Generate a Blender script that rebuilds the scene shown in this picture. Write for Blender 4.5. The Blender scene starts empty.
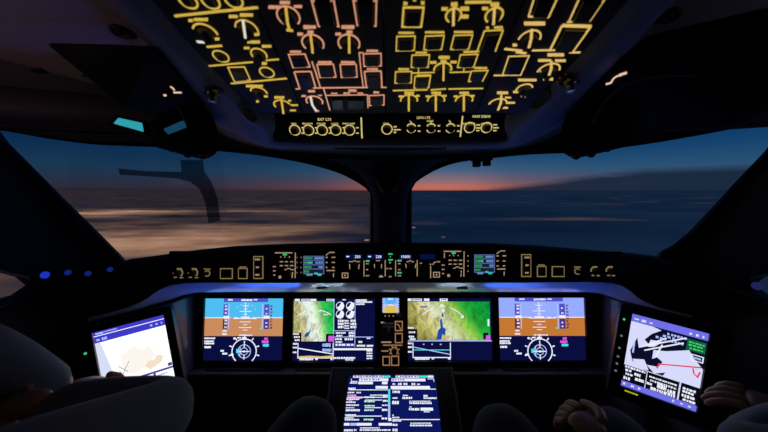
import bpy, bmesh, math, random
from mathutils import Vector, Matrix
random.seed(7)
C = bpy.context.scene.collection
F = 300.0                 # focal length in pixels of the 768x432 frame
CX, CY = 390.0, 190.0     # where the optical axis of the (shifted) lens meets the frame
ZC = 1.38                 # eye height above the cabin floor
EYE = Vector((0, 0, ZC))
R = math.radians

def lin(c):
    return tuple(((v/255)/12.92 if v/255 <= .04045 else ((v/255+.055)/1.055)**2.4) for v in c)

def V(px, py, Y):
    return Vector(((px-CX)/F*Y, Y, ZC+(CY-py)/F*Y))

# ------------------------------------------------------------------ frames
class Fr:
    """a flat panel: origin, right, up, normal towards the pilots"""
    def __init__(s, o, u, v):
        s.o = Vector(o); s.u = Vector(u).normalized()
        v = Vector(v); s.v = (v-s.u*v.dot(s.u)).normalized(); s.n = s.u.cross(s.v)
        s.w = s.h = 1.0
    def P(s, a, b, h=0): return s.o+s.u*a+s.v*b+s.n*h
    def uv(s, px, py, h=0):
        r = V(px, py, 1)-EYE
        t = (s.o+s.n*h-EYE).dot(s.n)/r.dot(s.n)
        p = EYE+r*t-s.o
        return (p.dot(s.u), p.dot(s.v))
    def k(s, px, py):      # metres per pixel around here
        a = s.uv(px, py); return s.P(*a).y/F
    def S(s, x, y): return (x*s.w, -y*s.h)   # screen coordinates, top left origin

def para(c, Yc):
    """frame of the parallelogram seen at four pixel corners (TL,TR,BR,BL), mean distance Yc"""
    r = [V(x, y, 1)-EYE for x, y in c]
    m = Matrix(((r[0].x, -r[1].x, r[2].x), (r[0].y, -r[1].y, r[2].y), (r[0].z, -r[1].z, r[2].z)))
    d = m.inverted() @ r[3]
    ds = [d.x, d.y, d.z, 1.0]; sc = Yc/(sum(ds)/4)
    p = [EYE+r[i]*ds[i]*sc for i in range(4)]
    f = Fr(p[0], p[1]-p[0], p[0]-p[3])
    f.w = (p[1]-p[0]).length; f.h = (p[0]-p[3]).dot(f.v)
    return f

# ------------------------------------------------------------------ mesh builder
class MB:
    def __init__(s): s.v = []; s.f = []; s.m = []; s.cur = 0
    def add(s, vs, fs):
        b = len(s.v); s.v += [Vector(p) for p in vs]
        for f in fs: s.f.append([b+i for i in f]); s.m.append(s.cur)
        return s
    def prism(s, fr, pts, h0, h1):
        n = len(pts)
        a = sum(pts[i][0]*pts[(i+1) % n][1]-pts[(i+1) % n][0]*pts[i][1] for i in range(n))
        if a < 0: pts = pts[::-1]
        vs = [fr.P(x, y, h0) for x, y in pts]+[fr.P(x, y, h1) for x, y in pts]
        fs = [list(range(n-1, -1, -1)), list(range(n, 2*n))]+[[i, (i+1) % n, n+(i+1) % n, n+i] for i in range(n)]
        return s.add(vs, fs)
    def rect(s, fr, u0, v0, u1, v1, h0, h1, r=0):
        return s.prism(fr, rrect(u0, v0, u1, v1, r), h0, h1)
    def srect(s, fr, x0, y0, x1, y1, h0=.0006, h1=.0010):
        return s.rect(fr, x0*fr.w, -y1*fr.h, x1*fr.w, -y0*fr.h, h0, h1)
    def stroke(s, fr, pts, w, h0=0, h1=.001, closed=False):
        n = len(pts); L = []; Rr = []
        for i in range(n):
            p = Vector(pts[i])
            a = Vector(pts[i-1]) if (i > 0 or closed) else None
            b = Vector(pts[(i+1) % n]) if (i < n-1 or closed) else None
            d1 = (p-a).normalized() if a is not None and (p-a).length > 1e-9 else None
            d2 = (b-p).normalized() if b is not None and (b-p).length > 1e-9 else None
            d1 = d1 or d2; d2 = d2 or d1
            t = (d1+d2); t = t.normalized() if t.length > 1e-6 else d1
            nn = Vector((-t.y, t.x)); c = max(.4, nn.dot(Vector((-d1.y, d1.x))))
            L.append(p+nn*(w/2/c)); Rr.append(p-nn*(w/2/c))
        for i in range(n if closed else n-1):
            j = (i+1) % n
            s.prism(fr, [tuple(L[i]), tuple(L[j]), tuple(Rr[j]), tuple(Rr[i])], h0, h1)
        return s
    def cyl(s, fr, c, r0, r1, h0, h1, n=20, knurl=0):
        def ring(r, h):
            return [fr.P(c[0]+r*(1-knurl*(i % 2))*math.cos(2*math.pi*i/n), c[1]+r*(1-knurl*(i % 2))*math.sin(2*math.pi*i/n), h) for i in range(n)]
        return s.loft([ring(r0, h0), ring(r1, h1)])
    def loft(s, rings, caps=True, closed=True):
        n = len(rings[0]); vs = [p for r in rings for p in r]; fs = []
        for k in range(len(rings)-1):
            for i in range(n if closed else n-1):
                j = (i+1) % n
                fs.append([k*n+i, k*n+j, (k+1)*n+j, (k+1)*n+i])
        if caps and closed:
            fs.append(list(range(n-1, -1, -1))); fs.append([(len(rings)-1)*n+i for i in range(n)])
        return s.add(vs, fs)
    def box(s, x0, y0, z0, x1, y1, z1):
        fr = Fr((0, 0, 0), (1, 0, 0), (0, 1, 0))
        return s.rect(fr, x0, y0, x1, y1, z0, z1)
    def tube(s, path, rad, n=10):
        path = [Vector(p) for p in path]; rings = []
        rad = rad if isinstance(rad, (list, tuple)) else [rad]*len(path)
        up = Vector((.13, .2, .97))
        for i, p in enumerate(path):
            d = (path[min(i+1, len(path)-1)]-path[max(i-1, 0)]).normalized()
            a = d.cross(up)
            if a.length < .05: a = d.cross(Vector((1, 0, 0)))
            a.normalize(); b = d.cross(a)
            rings.append([p+(a*math.cos(2*math.pi*k/n)+b*math.sin(2*math.pi*k/n))*rad[i] for k in range(n)])
        return s.loft(rings)
    def ball(s, c, rx, ry=None, rz=None, n=14, m=9, z0=-90, z1=90):
        ry = ry or rx; rz = rz or rx; c = Vector(c); rings = []
        for j in range(m+1):
            t = R(z0+(z1-z0)*j/m)
            rings.append([c+Vector((max(1e-4, math.cos(t))*rx*math.cos(2*math.pi*i/n), max(1e-4, math.cos(t))*ry*math.sin(2*math.pi*i/n), rz*math.sin(t))) for i in range(n)])
        return s.loft(rings)
    def hull(s, pts):
        bm = bmesh.new(); [bm.verts.new(p) for p in pts]
        bmesh.ops.convex_hull(bm, input=bm.verts)
        lo = [v for v in bm.verts if not v.link_faces]; bmesh.ops.delete(bm, geom=lo, context='VERTS')
        bm.verts.index_update()
        s.add([v.co.copy() for v in bm.verts], [[v.index for v in f.verts] for f in bm.faces]); bm.free(); return s
    def plate_hole(s, outer, holes, thick):
        """flat plate with openings, extruded by vector thick"""
        bm = bmesh.new()
        for loop in [outer]+holes:
            vs = [bm.verts.new(p) for p in loop]
            for i in range(len(vs)): bm.edges.new((vs[i], vs[(i+1) % len(vs)]))
        bmesh.ops.triangle_fill(bm, use_beauty=True, use_dissolve=False, edges=bm.edges[:])
        g = bmesh.ops.extrude_face_region(bm, geom=bm.faces[:])
        for e in g['geom']:
            if isinstance(e, bmesh.types.BMVert): e.co += Vector(thick)
        bmesh.ops.recalc_face_normals(bm, faces=bm.faces[:])
        bm.verts.index_update()
        s.add([v.co.copy() for v in bm.verts], [[v.index for v in f.verts] for f in bm.faces]); bm.free(); return s
    def text(s, fr, txt, c, size, h=.0012, stretch=1.0):
        cu = bpy.data.curves.new('t', 'FONT'); cu.body = txt; cu.size = size; cu.align_x = 'CENTER'; cu.align_y = 'CENTER'
        cu.extrude = 0; cu.resolution_u = 2; cu.offset = size*.02
        o = bpy.data.objects.new('t', cu); C.objects.link(o)
        me = bpy.data.meshes.new_from_object(o.evaluated_get(bpy.context.evaluated_depsgraph_get()))
        s.add([fr.P(c[0]+v.co.x*stretch, c[1]+v.co.y, h) for v in me.vertices], [list(p.vertices) for p in me.polygons])
        bpy.data.objects.remove(o); bpy.data.curves.remove(cu); bpy.data.meshes.remove(me); return s
    def build(s, name, mats, parent=None, smooth=False, bevel=0, seg=2, normals=True):
        off = parent_world(parent) if parent else Vector((0, 0, 0))
        me = bpy.data.meshes.new(name)
        o0 = Vector((0, 0, 0))
        if not parent and s.v:      # origin at the middle of the thing's base
            xs = [p.x for p in s.v]; ys = [p.y for p in s.v]; zs = [p.z for p in s.v]
            o0 = Vector(((min(xs)+max(xs))/2, (min(ys)+max(ys))/2, min(zs)))
        me.from_pydata([p-off-o0 for p in s.v], [], s.f)
        mats = mats if isinstance(mats, (list, tuple)) else [mats]
        for m in mats: me.materials.append(m)
        for i, p in enumerate(me.polygons): p.material_index = s.m[i]; p.use_smooth = False
        if normals:
            bm = bmesh.new(); bm.from_mesh(me); bmesh.ops.recalc_face_normals(bm, faces=bm.faces[:])
            if bevel:
                ed = [e for e in bm.edges if len(e.link_faces) == 2 and e.calc_face_angle(0) > .5]
                bmesh.ops.bevel(bm, geom=ed, offset=bevel, segments=seg, affect='EDGES', profile=.5, clamp_overlap=True)
            bm.to_mesh(me); bm.free()
        if smooth:
            for p in me.polygons: p.use_smooth = True
            try: me.set_sharp_from_angle(angle=R(42))
            except Exception: pass
        o = bpy.data.objects.new(name, me); C.objects.link(o)
        o.location = o0
        if parent: o.parent = parent
        return o

def parent_world(p):
    v = Vector((0, 0, 0))
    while p: v += p.location; p = p.parent
    return v

def rrect(u0, v0, u1, v1, r=0, n=3):
    if r <= 0: return [(u0, v0), (u1, v0), (u1, v1), (u0, v1)]
    out = []
    for cx, cy, a in ((u1-r, v0+r, -90), (u1-r, v1-r, 0), (u0+r, v1-r, 90), (u0+r, v0+r, 180)):
        for k in range(n+1):
            t = R(a+90*k/n); out.append((cx+r*math.cos(t), cy+r*math.sin(t)))
    return out

def arc(c, r, a0, a1, n=14, ry=None):
    ry = ry or r
    return [(c[0]+r*math.cos(R(a0+(a1-a0)*i/n)), c[1]+ry*math.sin(R(a0+(a1-a0)*i/n))) for i in range(n+1)]

def smooth_loop(pts, n=4, closed=True):
    """Catmull-Rom through points"""
    out = []; N = len(pts)
    for i in range(N if closed else N-1):
        g = lambda k: Vector(pts[k % N]) if closed else Vector(pts[max(0, min(N-1, k))])
        p0, p1, p2, p3 = g(i-1), g(i), g(i+1), g(i+2)
        for j in range(n):
            t = j/n
            out.append(.5*((2*p1)+(p2-p0)*t+(2*p0-5*p1+4*p2-p3)*t*t+(3*p1-p0-3*p2+p3)*t**3))
    if not closed: out.append(Vector(pts[-1]))
    return out

def empty(name, loc):
    o = bpy.data.objects.new(name, None); C.objects.link(o); o.location = loc; o.empty_display_size = .05; return o
def tag(o, label, cat=None, group=None, kind=None):
    o['label'] = label
    if cat: o['category'] = cat
    if group: o['group'] = group
    if kind: o['kind'] = kind
    return o
def struct(o, label, cat): return tag(o, label, cat, None, 'structure')

# ------------------------------------------------------------------ materials
MATS = {}
def plastic(name, c, rough=.5, metal=0, spec=.5, var=.25, scale=40, bump=0, coat=0, sheen=0):
    m = bpy.data.materials.new(name); m.use_nodes = True; nt = m.node_tree; b = nt.nodes['Principled BSDF']
    l = lin(c)
    tc = nt.nodes.new('ShaderNodeTexCoord'); nz = nt.nodes.new('ShaderNodeTexNoise'); nz.inputs['Scale'].default_value = scale; nz.inputs['Detail'].default_value = 4
    nt.links.new(tc.outputs['Object'], nz.inputs['Vector'])
    mx = nt.nodes.new('ShaderNodeMix'); mx.data_type = 'RGBA'
    mx.inputs[6].default_value = (*[v*(1-var) for v in l], 1); mx.inputs[7].default_value = (*[min(1, v*(1+var)) for v in l], 1)
    nt.links.new(nz.outputs['Fac'], mx.inputs[0]); nt.links.new(mx.outputs[2], b.inputs['Base Color'])
    b.inputs['Roughness'].default_value = rough; b.inputs['Metallic'].default_value = metal
    b.inputs['Specular IOR Level'].default_value = spec; b.inputs['Coat Weight'].default_value = coat
    if sheen: b.inputs['Sheen Weight'].default_value = sheen
    if bump:
        bp = nt.nodes.new('ShaderNodeBump'); bp.inputs['Strength'].default_value = bump; bp.inputs['Distance'].default_value = .002
        nt.links.new(nz.outputs['Fac'], bp.inputs['Height']); nt.links.new(bp.outputs['Normal'], b.inputs['Normal'])
    return m
def glow(name, c, st=1.0):
    m = bpy.data.materials.new(name); m.use_nodes = True; nt = m.node_tree; nt.nodes.clear()
    e = nt.nodes.new('ShaderNodeEmission'); o = nt.nodes.new('ShaderNodeOutputMaterial')
    e.inputs['Color'].default_value = (*lin(c), 1); e.inputs['Strength'].default_value = st
    nt.links.new(e.outputs[0], o.inputs[0]); return m
def glass(name, tint, gl=.05, rough=.02):
    m = bpy.data.materials.new(name); m.use_nodes = True; nt = m.node_tree; nt.nodes.clear()
    t = nt.nodes.new('ShaderNodeBsdfTransparent'); g = nt.nodes.new('ShaderNodeBsdfGlossy'); x = nt.nodes.new('ShaderNodeMixShader'); o = nt.nodes.new('ShaderNodeOutputMaterial')
    t.inputs[0].default_value = (*tint, 1); g.inputs['Roughness'].default_value = rough; g.inputs[0].default_value = (1, 1, 1, 1); x.inputs[0].default_value = gl
    nt.links.new(t.outputs[0], x.inputs[1]); nt.links.new(g.outputs[0], x.inputs[2]); nt.links.new(x.outputs[0], o.inputs[0]); return m
def ramp(nt, stops, fac):
    r = nt.nodes.new('ShaderNodeValToRGB'); el = r.color_ramp.elements
    while len(el) < len(stops): el.new(.5)
    for e, (p, c) in zip(el, stops): e.position = p; e.color = (*lin(c), 1)
    nt.links.new(fac, r.inputs[0]); return r
def math_node(nt, op, a, b=None, clamp=False):
    n = nt.nodes.new('ShaderNodeMath'); n.operation = op; n.use_clamp = clamp
    for i, x in enumerate((a, b)):
        if x is None: continue
        if isinstance(x, (int, float)): n.inputs[i].default_value = x
        else: nt.links.new(x, n.inputs[i])
    return n.outputs[0]

BLK = plastic('black plastic', (20, 20, 24), .55)
BLKG = plastic('satin black plastic', (16, 16, 20), .3)
KNOB = plastic('dark knob rubber', (26, 25, 26), .5)
PANEL = plastic('black engraved panel', (15, 15, 18), .6)
SHROUD = plastic('slate moulded plastic', (108, 114, 142), .55, bump=.15, scale=180)
LINER = plastic('ceiling liner', (150, 138, 140), .8, bump=.2, scale=120)
TRIMD = plastic('charcoal trim', (62, 60, 72), .6, bump=.15, scale=150)
BROW = plastic('glare shield leatherette', (20, 20, 25), .55, bump=.3, scale=260)
LIP = plastic('pale grey lip', (205, 208, 222), .22, spec=.7, var=.06)
BEZEL = plastic('display bezel', (14, 14, 18), .4)
METAL = plastic('brushed steel', (130, 130, 138), .28, 1)
CARPET = plastic('dark carpet', (30, 30, 36), .95, scale=300, bump=.6)
SEATM = plastic('dark seat fabric', (26, 26, 32), .9, scale=200, bump=.4)
SHIRT = plastic('pale shirt cotton', (108, 112, 138), .85, var=.08, scale=60, bump=.3, sheen=.3)
TROUS = plastic('navy trousers', (30, 32, 48), .9, scale=160, bump=.3)
SKIN = plastic('skin', (176, 124, 100), .5, var=.08, scale=30)
HAIR = plastic('dark brown hair', (36, 26, 20), .6, var=.5, scale=240, bump=.6)
SHOE = plastic('black leather', (18, 18, 18), .35)
LAM = glow('amber legend', (208, 174, 74))
LPK = glow('peach legend', (214, 150, 118))
LRT = glow('straw legend', (222, 184, 104))
LWH = glow('white legend', (225, 220, 200))
LFC = glow('warm white legend', (172, 146, 120), .85)
LOL = glow('olive legend', (140, 120, 80), .8)
LTN = glow('dim tan legend', (168, 122, 84), .8)
LGR = glow('green legend', (60, 200, 120), .9)
WINGL = glass('windscreen glass', (.97, .98, 1.0), .03)
# ================================================================== camera, sky, land
cam = bpy.data.cameras.new('camera'); co = bpy.data.objects.new('camera', cam); C.objects.link(co)
cam.sensor_width = 36; cam.lens = F/768*36; co.location = EYE; co.rotation_euler = (R(90), 0, 0)
cam.shift_x = (384-CX)/768; cam.shift_y = (CY-216)/768
cam.clip_start = .02; cam.clip_end = 2e6
cam.dof.use_dof = True; cam.dof.focus_distance = 1.08; cam.dof.aperture_fstop = 3.2
sc = bpy.context.scene; sc.camera = co
sc.view_settings.view_transform = 'Standard'; sc.view_settings.look = 'None'; sc.view_settings.gamma = 1; sc.view_settings.exposure = 0
sc.view_settings.use_curve_mapping = False

w = bpy.data.worlds.new('dusk sky'); sc.world = w; w.use_nodes = True; nt = w.node_tree; nt.nodes.clear()
tc = nt.nodes.new('ShaderNodeTexCoord'); sp = nt.nodes.new('ShaderNodeSeparateXYZ'); nt.links.new(tc.outputs['Generated'], sp.inputs[0])
M = lambda op, a, b=None, c=False: math_node(nt, op, a, b, c)
X, Y, Z = sp.outputs
base = ramp(nt, [(0, (52, 52, 68)), (.008, (64, 66, 84)), (.025, (58, 72, 96)), (.06, (40, 84, 118)), (.11, (20, 68, 112)), (.17, (10, 50, 94)), (.3, (7, 26, 54)), (.45, (10, 28, 54)), (.72, (36, 62, 90))], Z)
az = M('MULTIPLY', M('ABSOLUTE', M('SUBTRACT', X, .16)), 1.0)
fall = ramp(nt, [(0, (255, 255, 255)), (.1, (245, 245, 245)), (.22, (178, 178, 178)), (.4, (105, 105, 105)), (.7, (40, 40, 40)), (1, (0, 0, 0))], az)
glo = ramp(nt, [(0, (196, 88, 40)), (.012, (190, 96, 52)), (.03, (140, 88, 64)), (.06, (70, 62, 62)), (.1, (32, 40, 44)), (.18, (0, 0, 0))], Z)
gm = nt.nodes.new('ShaderNodeMix'); gm.data_type = 'RGBA'; gm.blend_type = 'MULTIPLY'; gm.inputs[0].default_value = 1
nt.links.new(glo.outputs[0], gm.inputs[6]); nt.links.new(fall.outputs[0], gm.inputs[7])
ad = nt.nodes.new('ShaderNodeMix'); ad.data_type = 'RGBA'; ad.blend_type = 'ADD'; ad.inputs[0].default_value = 1
lf = ramp(nt, [(0, (172, 172, 176)), (.3, (200, 200, 205)), (.55, (255, 255, 255))], M('MULTIPLY', M('ADD', X, 1), .5))
bl = nt.nodes.new('ShaderNodeMix'); bl.data_type = 'RGBA'; bl.blend_type = 'MULTIPLY'; bl.inputs[0].default_value = 1
nt.links.new(base.outputs[0], bl.inputs[6]); nt.links.new(lf.outputs[0], bl.inputs[7])
nt.links.new(bl.outputs[2], ad.inputs[6]); nt.links.new(gm.outputs[2], ad.inputs[7])
# distant cloud bank, rising to the right, with wispy upper edge
mp = nt.nodes.new('ShaderNodeMapping'); mp.inputs['Scale'].default_value = (3, 3, 42); nt.links.new(tc.outputs['Generated'], mp.inputs[0])
nz = nt.nodes.new('ShaderNodeTexNoise'); nz.inputs['Scale'].default_value = 1.6; nz.inputs['Detail'].default_value = 5; nt.links.new(mp.outputs[0], nz.inputs['Vector'])
top = M('ADD', M('MULTIPLY', M('SUBTRACT', X, .27), .16), M('MULTIPLY', M('SUBTRACT', nz.outputs['Fac'], .5), .03))
cm = M('MULTIPLY', M('SUBTRACT', M('MINIMUM', top, .058), Z), 55, True)
cl = nt.nodes.new('ShaderNodeMix'); cl.data_type = 'RGBA'; cl.inputs[7].default_value = (*lin((24, 42, 62)), 1)
nt.links.new(M('MULTIPLY', cm, .95), cl.inputs[0]); nt.links.new(ad.outputs[2], cl.inputs[6])
# thin dark streak clouds higher up ahead right
st = M('MULTIPLY', M('SUBTRACT', nz.outputs['Fac'], .62), 7, True)
band = M('MULTIPLY', M('SUBTRACT', .03, M('ABSOLUTE', M('SUBTRACT', Z, .125))), 40, True)
sidem = M('MULTIPLY', M('SUBTRACT', .3, M('ABSOLUTE', M('SUBTRACT', X, .3))), 8, True)
cl2 = nt.nodes.new('ShaderNodeMix'); cl2.data_type = 'RGBA'; cl2.inputs[7].default_value = (*lin((22, 40, 66)), 1)
nt.links.new(M('MULTIPLY', M('MULTIPLY', st, band), sidem), cl2.inputs[0]); nt.links.new(cl.outputs[2], cl2.inputs[6])
bg = nt.nodes.new('ShaderNodeBackground'); wo = nt.nodes.new('ShaderNodeOutputWorld'); bg.inputs[1].default_value = 1.0
nt.links.new(cl2.outputs[2], bg.inputs[0]); nt.links.new(bg.outputs[0], wo.inputs[0])

HG = 500.0    # height of flight above the cloud deck
mg = bpy.data.materials.new('night land under haze'); mg.use_nodes = True; nt = mg.node_tree; b = nt.nodes['Principled BSDF']
ge = nt.nodes.new('ShaderNodeNewGeometry'); mp = nt.nodes.new('ShaderNodeMapping'); mp.inputs['Scale'].default_value = (1/HG,)*3
nt.links.new(ge.outputs['Position'], mp.inputs[0]); sp = nt.nodes.new('ShaderNodeSeparateXYZ'); nt.links.new(mp.outputs[0], sp.inputs[0])
def noise(sx, sy, det, rough=.5, off=0):
    q = nt.nodes.new('ShaderNodeMapping'); q.inputs['Scale'].default_value = (sx, sy, 1); q.inputs['Location'].default_value = (off, off*.7, 0)
    nt.links.new(mp.outputs[0], q.inputs[0]); n = nt.nodes.new('ShaderNodeTexNoise'); n.inputs['Scale'].default_value = 1; n.inputs['Detail'].default_value = det
    n.inputs['Roughness'].default_value = rough; nt.links.new(q.outputs[0], n.inputs['Vector']); return n.outputs['Fac']
deck = ramp(nt, [(.3, (150, 162, 176)), (.5, (190, 200, 208)), (.7, (222, 222, 222))], noise(.12, .22, 5))
b.inputs['Roughness'].default_value = 1; b.inputs['Specular IOR Level'].default_value = 0
# towns glowing up through the haze: dense to the left of the track, sparse to the right
left = M('MULTIPLY', M('SUBTRACT', .4, sp.outputs[0]), .36, True)
near = M('MULTIPLY', M('SUBTRACT', 70, sp.outputs[1]), .025, True)
fine = noise(.9, 1.6, 4, .6, 8.3)
broad = noise(.35, .8, 2, .5, 3.1)
def gauss(x0, sx, y0, sy):
    dx = M('DIVIDE', M('SUBTRACT', sp.outputs[0], x0), sx); dy = M('DIVIDE', M('SUBTRACT', sp.outputs[1], y0), sy)
    return M('POWER', 2.718, M('MULTIPLY', M('ADD', M('MULTIPLY', dx, dx), M('MULTIPLY', dy, dy)), -1.0))
east = M('MULTIPLY', M('SUBTRACT', -.5, sp.outputs[0]), .55, True)
city = M('ADD', M('MULTIPLY', gauss(-12.2, 2.6, 13.2, 1.9), 1.5), M('ADD', M('MULTIPLY', M('MULTIPLY', gauss(-4.5, 5.5, 6.1, 2.3), east), 1.0), M('MULTIPLY', gauss(-5.5, 2.2, 14.5, 1.2), .5)))
tex = M('MULTIPLY', M('ADD', M('MULTIPLY', M('SUBTRACT', broad, .34), 3.0, True), .12), M('ADD', M('MULTIPLY', fine, .9), .45))
town = M('ADD', M('MULTIPLY', city, tex), M('MULTIPLY', left, M('MULTIPLY', tex, .10)))
lm = nt.nodes.new('ShaderNodeMix'); lm.data_type = 'RGBA'; lm.inputs[7].default_value = (*lin((110, 94, 92)), 1)     # open land to the left, cloud deck to the right
nt.links.new(M('MULTIPLY', left, .55), lm.inputs[0]); nt.links.new(deck.outputs[0], lm.inputs[6]); nt.links.new(lm.outputs[2], b.inputs['Base Color'])
far = M('MULTIPLY', M('MULTIPLY', M('SUBTRACT', noise(.13, .35, 3, .5, 21.7), .60), 5, True), .25)
vor = nt.nodes.new('ShaderNodeTexVoronoi'); vor.inputs['Scale'].default_value = 1.5; nt.links.new(mp.outputs[0], vor.inputs['Vector'])
mid = M('MULTIPLY', M('SUBTRACT', 1.6, M('ABSOLUTE', M('SUBTRACT', sp.outputs[0], -.2))), 1.2, True)
spk = M('MULTIPLY', M('MULTIPLY', M('SUBTRACT', .10, vor.outputs['Distance']), 70, True), M('MULTIPLY', mid, M('MULTIPLY', M('SUBTRACT', 10, sp.outputs[1]), .5, True)))
tot = M('ADD', M('ADD', town, far), M('MULTIPLY', spk, 1.6))
hue = ramp(nt, [(.35, (205, 138, 92)), (.65, (212, 168, 134))], fine)
nt.links.new(hue.outputs[0], b.inputs['Emission Color']); nt.links.new(M('MULTIPLY', tot, .70), b.inputs['Emission Strength'])
mb = MB(); S_ = 5e5
mb.add([(-S_, -S_, ZC-HG), (S_, -S_, ZC-HG), (S_, S_, ZC-HG), (-S_, S_, ZC-HG)], [[0, 1, 2, 3]])
o = mb.build('ground', mg, normals=False); struct(o, 'night land with town lights far below the aircraft', 'ground')

# ================================================================== cockpit shell
def WP(px, py, side=-1):      # point on the left/right windscreen plane along a sight line
    r = V(px, py, 1)-EYE
    t = .3628/(side*.1368*r.x+.2468*r.y+.1623*r.z)
    return EYE+r*t
def WXZ(x, z, side=-1):
    return Vector((x, (.3628-side*.1368*x-.1623*z)/.2468, ZC+z))
open_l = [(371, 262), (370.5, 240), (370, 193), (364, 186.5), (354, 180), (340, 173), (322, 167), (300, 161.5), (270, 156), (235, 151.5), (180, 147), (130, 145), (90, 143), (45, 137), (12, 131), (-3, 130), (-2, 136), (30, 168), (62, 200), (95, 232), (112, 249), (124, 261), (135, 276), (160, 282), (250, 272)]
open_r = [(411, 262), (411, 240), (411, 189), (417, 181), (430, 172.5), (445, 165.5), (462, 161), (490, 157.5), (530, 153.5), (580, 151), (640, 144), (700, 134), (768, 121), (790, 118), (791, 127), (768, 152), (738, 183), (712, 211), (690, 234), (674, 247), (661, 254), (640, 275), (610, 282), (500, 272)]
for side, op, nm, lb in ((-1, open_l, 'left', 'left'), (1, open_r, 'right', 'right')):
    hole = [WP(x, y, side) for x, y in op]
    outer = [WXZ(0, -1.38, side), WXZ(0, .34, side), WXZ(side*.5, .36, side), WXZ(side*1.05, .36, side), WXZ(side*1.05, -.26, side), WXZ(side*1.05, -1.38, side)]
    nrm = Vector((side*.1368, .2468, .1623)).normalized()
    mb = MB().plate_hole(outer, [hole], nrm*.012)
    o = mb.build('wall_front_'+nm, TRIMD); struct(o, f'dark windscreen surround on the {lb} side of the cockpit', 'wall')
    o = empty('window_1' if side < 0 else 'window_2', WP(op[0][0], op[0][1], side))
    struct(o, f'{lb} windscreen pane looking out on the dusk sky', 'window')
    c = sum(hole, Vector())/len(hole)
    g = MB(); ins = [c+(p-c)*1.01+nrm*.013 for p in hole]; ins2 = [p+nrm*.006 for p in ins]
    n = len(ins); g.add(ins+ins2, [list(range(n)), list(range(2*n-1, n-1, -1))]+[[i, (i+1) % n, n+(i+1) % n, n+i] for i in range(n)])
    g.build('pane', WINGL, o)
    sm = smooth_loop(hole, 3); s2 = MB(); rings = []
    for i, p in enumerate(sm):
        d = (c-p).normalized()
        rings.append([p-nrm*.006-d*.010, p-nrm*.006+d*.002, p+nrm*.008+d*.002, p+nrm*.008-d*.010])
    rings.append(rings[0]); s2.loft(rings, caps=False); s2.build('window_frame', BLKG, o)
    # side window in the cabin side wall
    xw = side*1.05
    hole = [Vector((xw, y, ZC+z)) for y, z in ((.905, -.287), (.88, -.255), (.80, -.205), (.60, .0), (.42, .12), (.15, .16), (.05, .1), (.05, -.22), (.12, -.30), (.87, -.305))]
    outer = [Vector((xw, y, ZC+z)) for y, z in ((-1.25, -1.38), (1.82, -1.38), (1.085, -.262), (.675, .36), (-.25, .66), (-1.25, .66))]
    mb = MB().plate_hole(outer, [hole], (side*.05, 0, 0))
    o = mb.build('wall_'+nm, TRIMD); struct(o, f'dark {lb} side wall of the cockpit', 'wall')
    o = empty('window_3' if side < 0 else 'window_4', (xw, .4, ZC-.3)); struct(o, f'{lb} side window beside the pilot', 'window')
    g = MB(); n = len(hole); i1 = [p+Vector((side*.02, 0, 0)) for p in hole]; i2 = [p+Vector((side*.027, 0, 0)) for p in hole]
    g.add(i1+i2, [list(range(n)), list(range(2*n-1, n-1, -1))]+[[i, (i+1) % n, n+(i+1) % n, n+i] for i in range(n)]); g.build('pane', WINGL, o)
    c = sum(hole, Vector())/n; rings = []
    for p in smooth_loop(hole, 3):
        d = (c-p).normalized(); rings.append([p-d*.02-Vector((side*.006, 0, 0)), p+d*.008-Vector((side*.006, 0, 0)), p+d*.008+Vector((side*.02, 0, 0)), p-d*.02+Vector((side*.01, 0, 0))])
    rings.append(rings[0]); MB().loft(rings, caps=False).build('window_frame', BLKG, o)

mb = MB().box(-1.3, -1.3, -.04, 1.3, 2.5, 0); struct(mb.build('floor', CARPET), 'dark cockpit floor', 'floor')
mb = MB().box(-1.3, -1.3, 0, 1.3, -1.25, ZC+.7); struct(mb.build('wall_back', TRIMD), 'bulkhead at the rear of the cockpit', 'wall')
# ceiling liner: slopes down towards the windscreens, with pressed seams
mb = MB(); prof = [(-1.25, .60), (-.1, .57), (.15, .495), (.70, .33), (9, 0)]
rings = []
wy = lambda x, y: (y, 0) if y < 5 else (lambda q: (q, .54-.3*q))((.3628-.1368*abs(x)-.1623*.27)/.2468+.004)
for y, z in prof: rings.append([Vector((x, wy(x, y)[0], ZC+(z or wy(x, y)[1])-(.05 if abs(x) > 1 and y < 5 else 0))) for x in (-1.06, -.98, -.4, 0, .4, .98, 1.06)]+[Vector((x, wy(x, y)[0]+.004, ZC+(z or wy(x, y)[1])+.04)) for x in (1.06, 0, -1.06)])
mb.loft(rings); o = mb.build('ceiling', LINER); struct(o, 'ceiling liner of the cockpit, dim and brownish', 'ceiling')
for side, n in ((-1, 3), (1, 4)):      # rounded roll above each windscreen
    mb = MB(); pa = [(-1.03, .165), (-.9, .168), (-.75, .172), (-.6, .178), (-.45, .20), (-.34, .225)]
    path = [WXZ(side*-x, z+.045, side)+Vector((0, -.03, 0)) for x, z in pa]
    mb.tube(path, [.05, .052, .05, .044, .032, .02], 14)
    struct(mb.build(f'trim_{n}', TRIMD, smooth=True), 'padded roll along the top of the %s windscreen' % ('left' if side < 0 else 'right'), 'trim')

# ------------------------------------------------------------------ overhead frames
OV = Fr(V(388, 114, .637), (1, 0, 0), (0, -1, .4))
ES = Fr(V(388, 140, .735), (1, 0, 0), (0, -.035, .055))
zo = lambda y: .161+.4*(.637-y)
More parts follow.
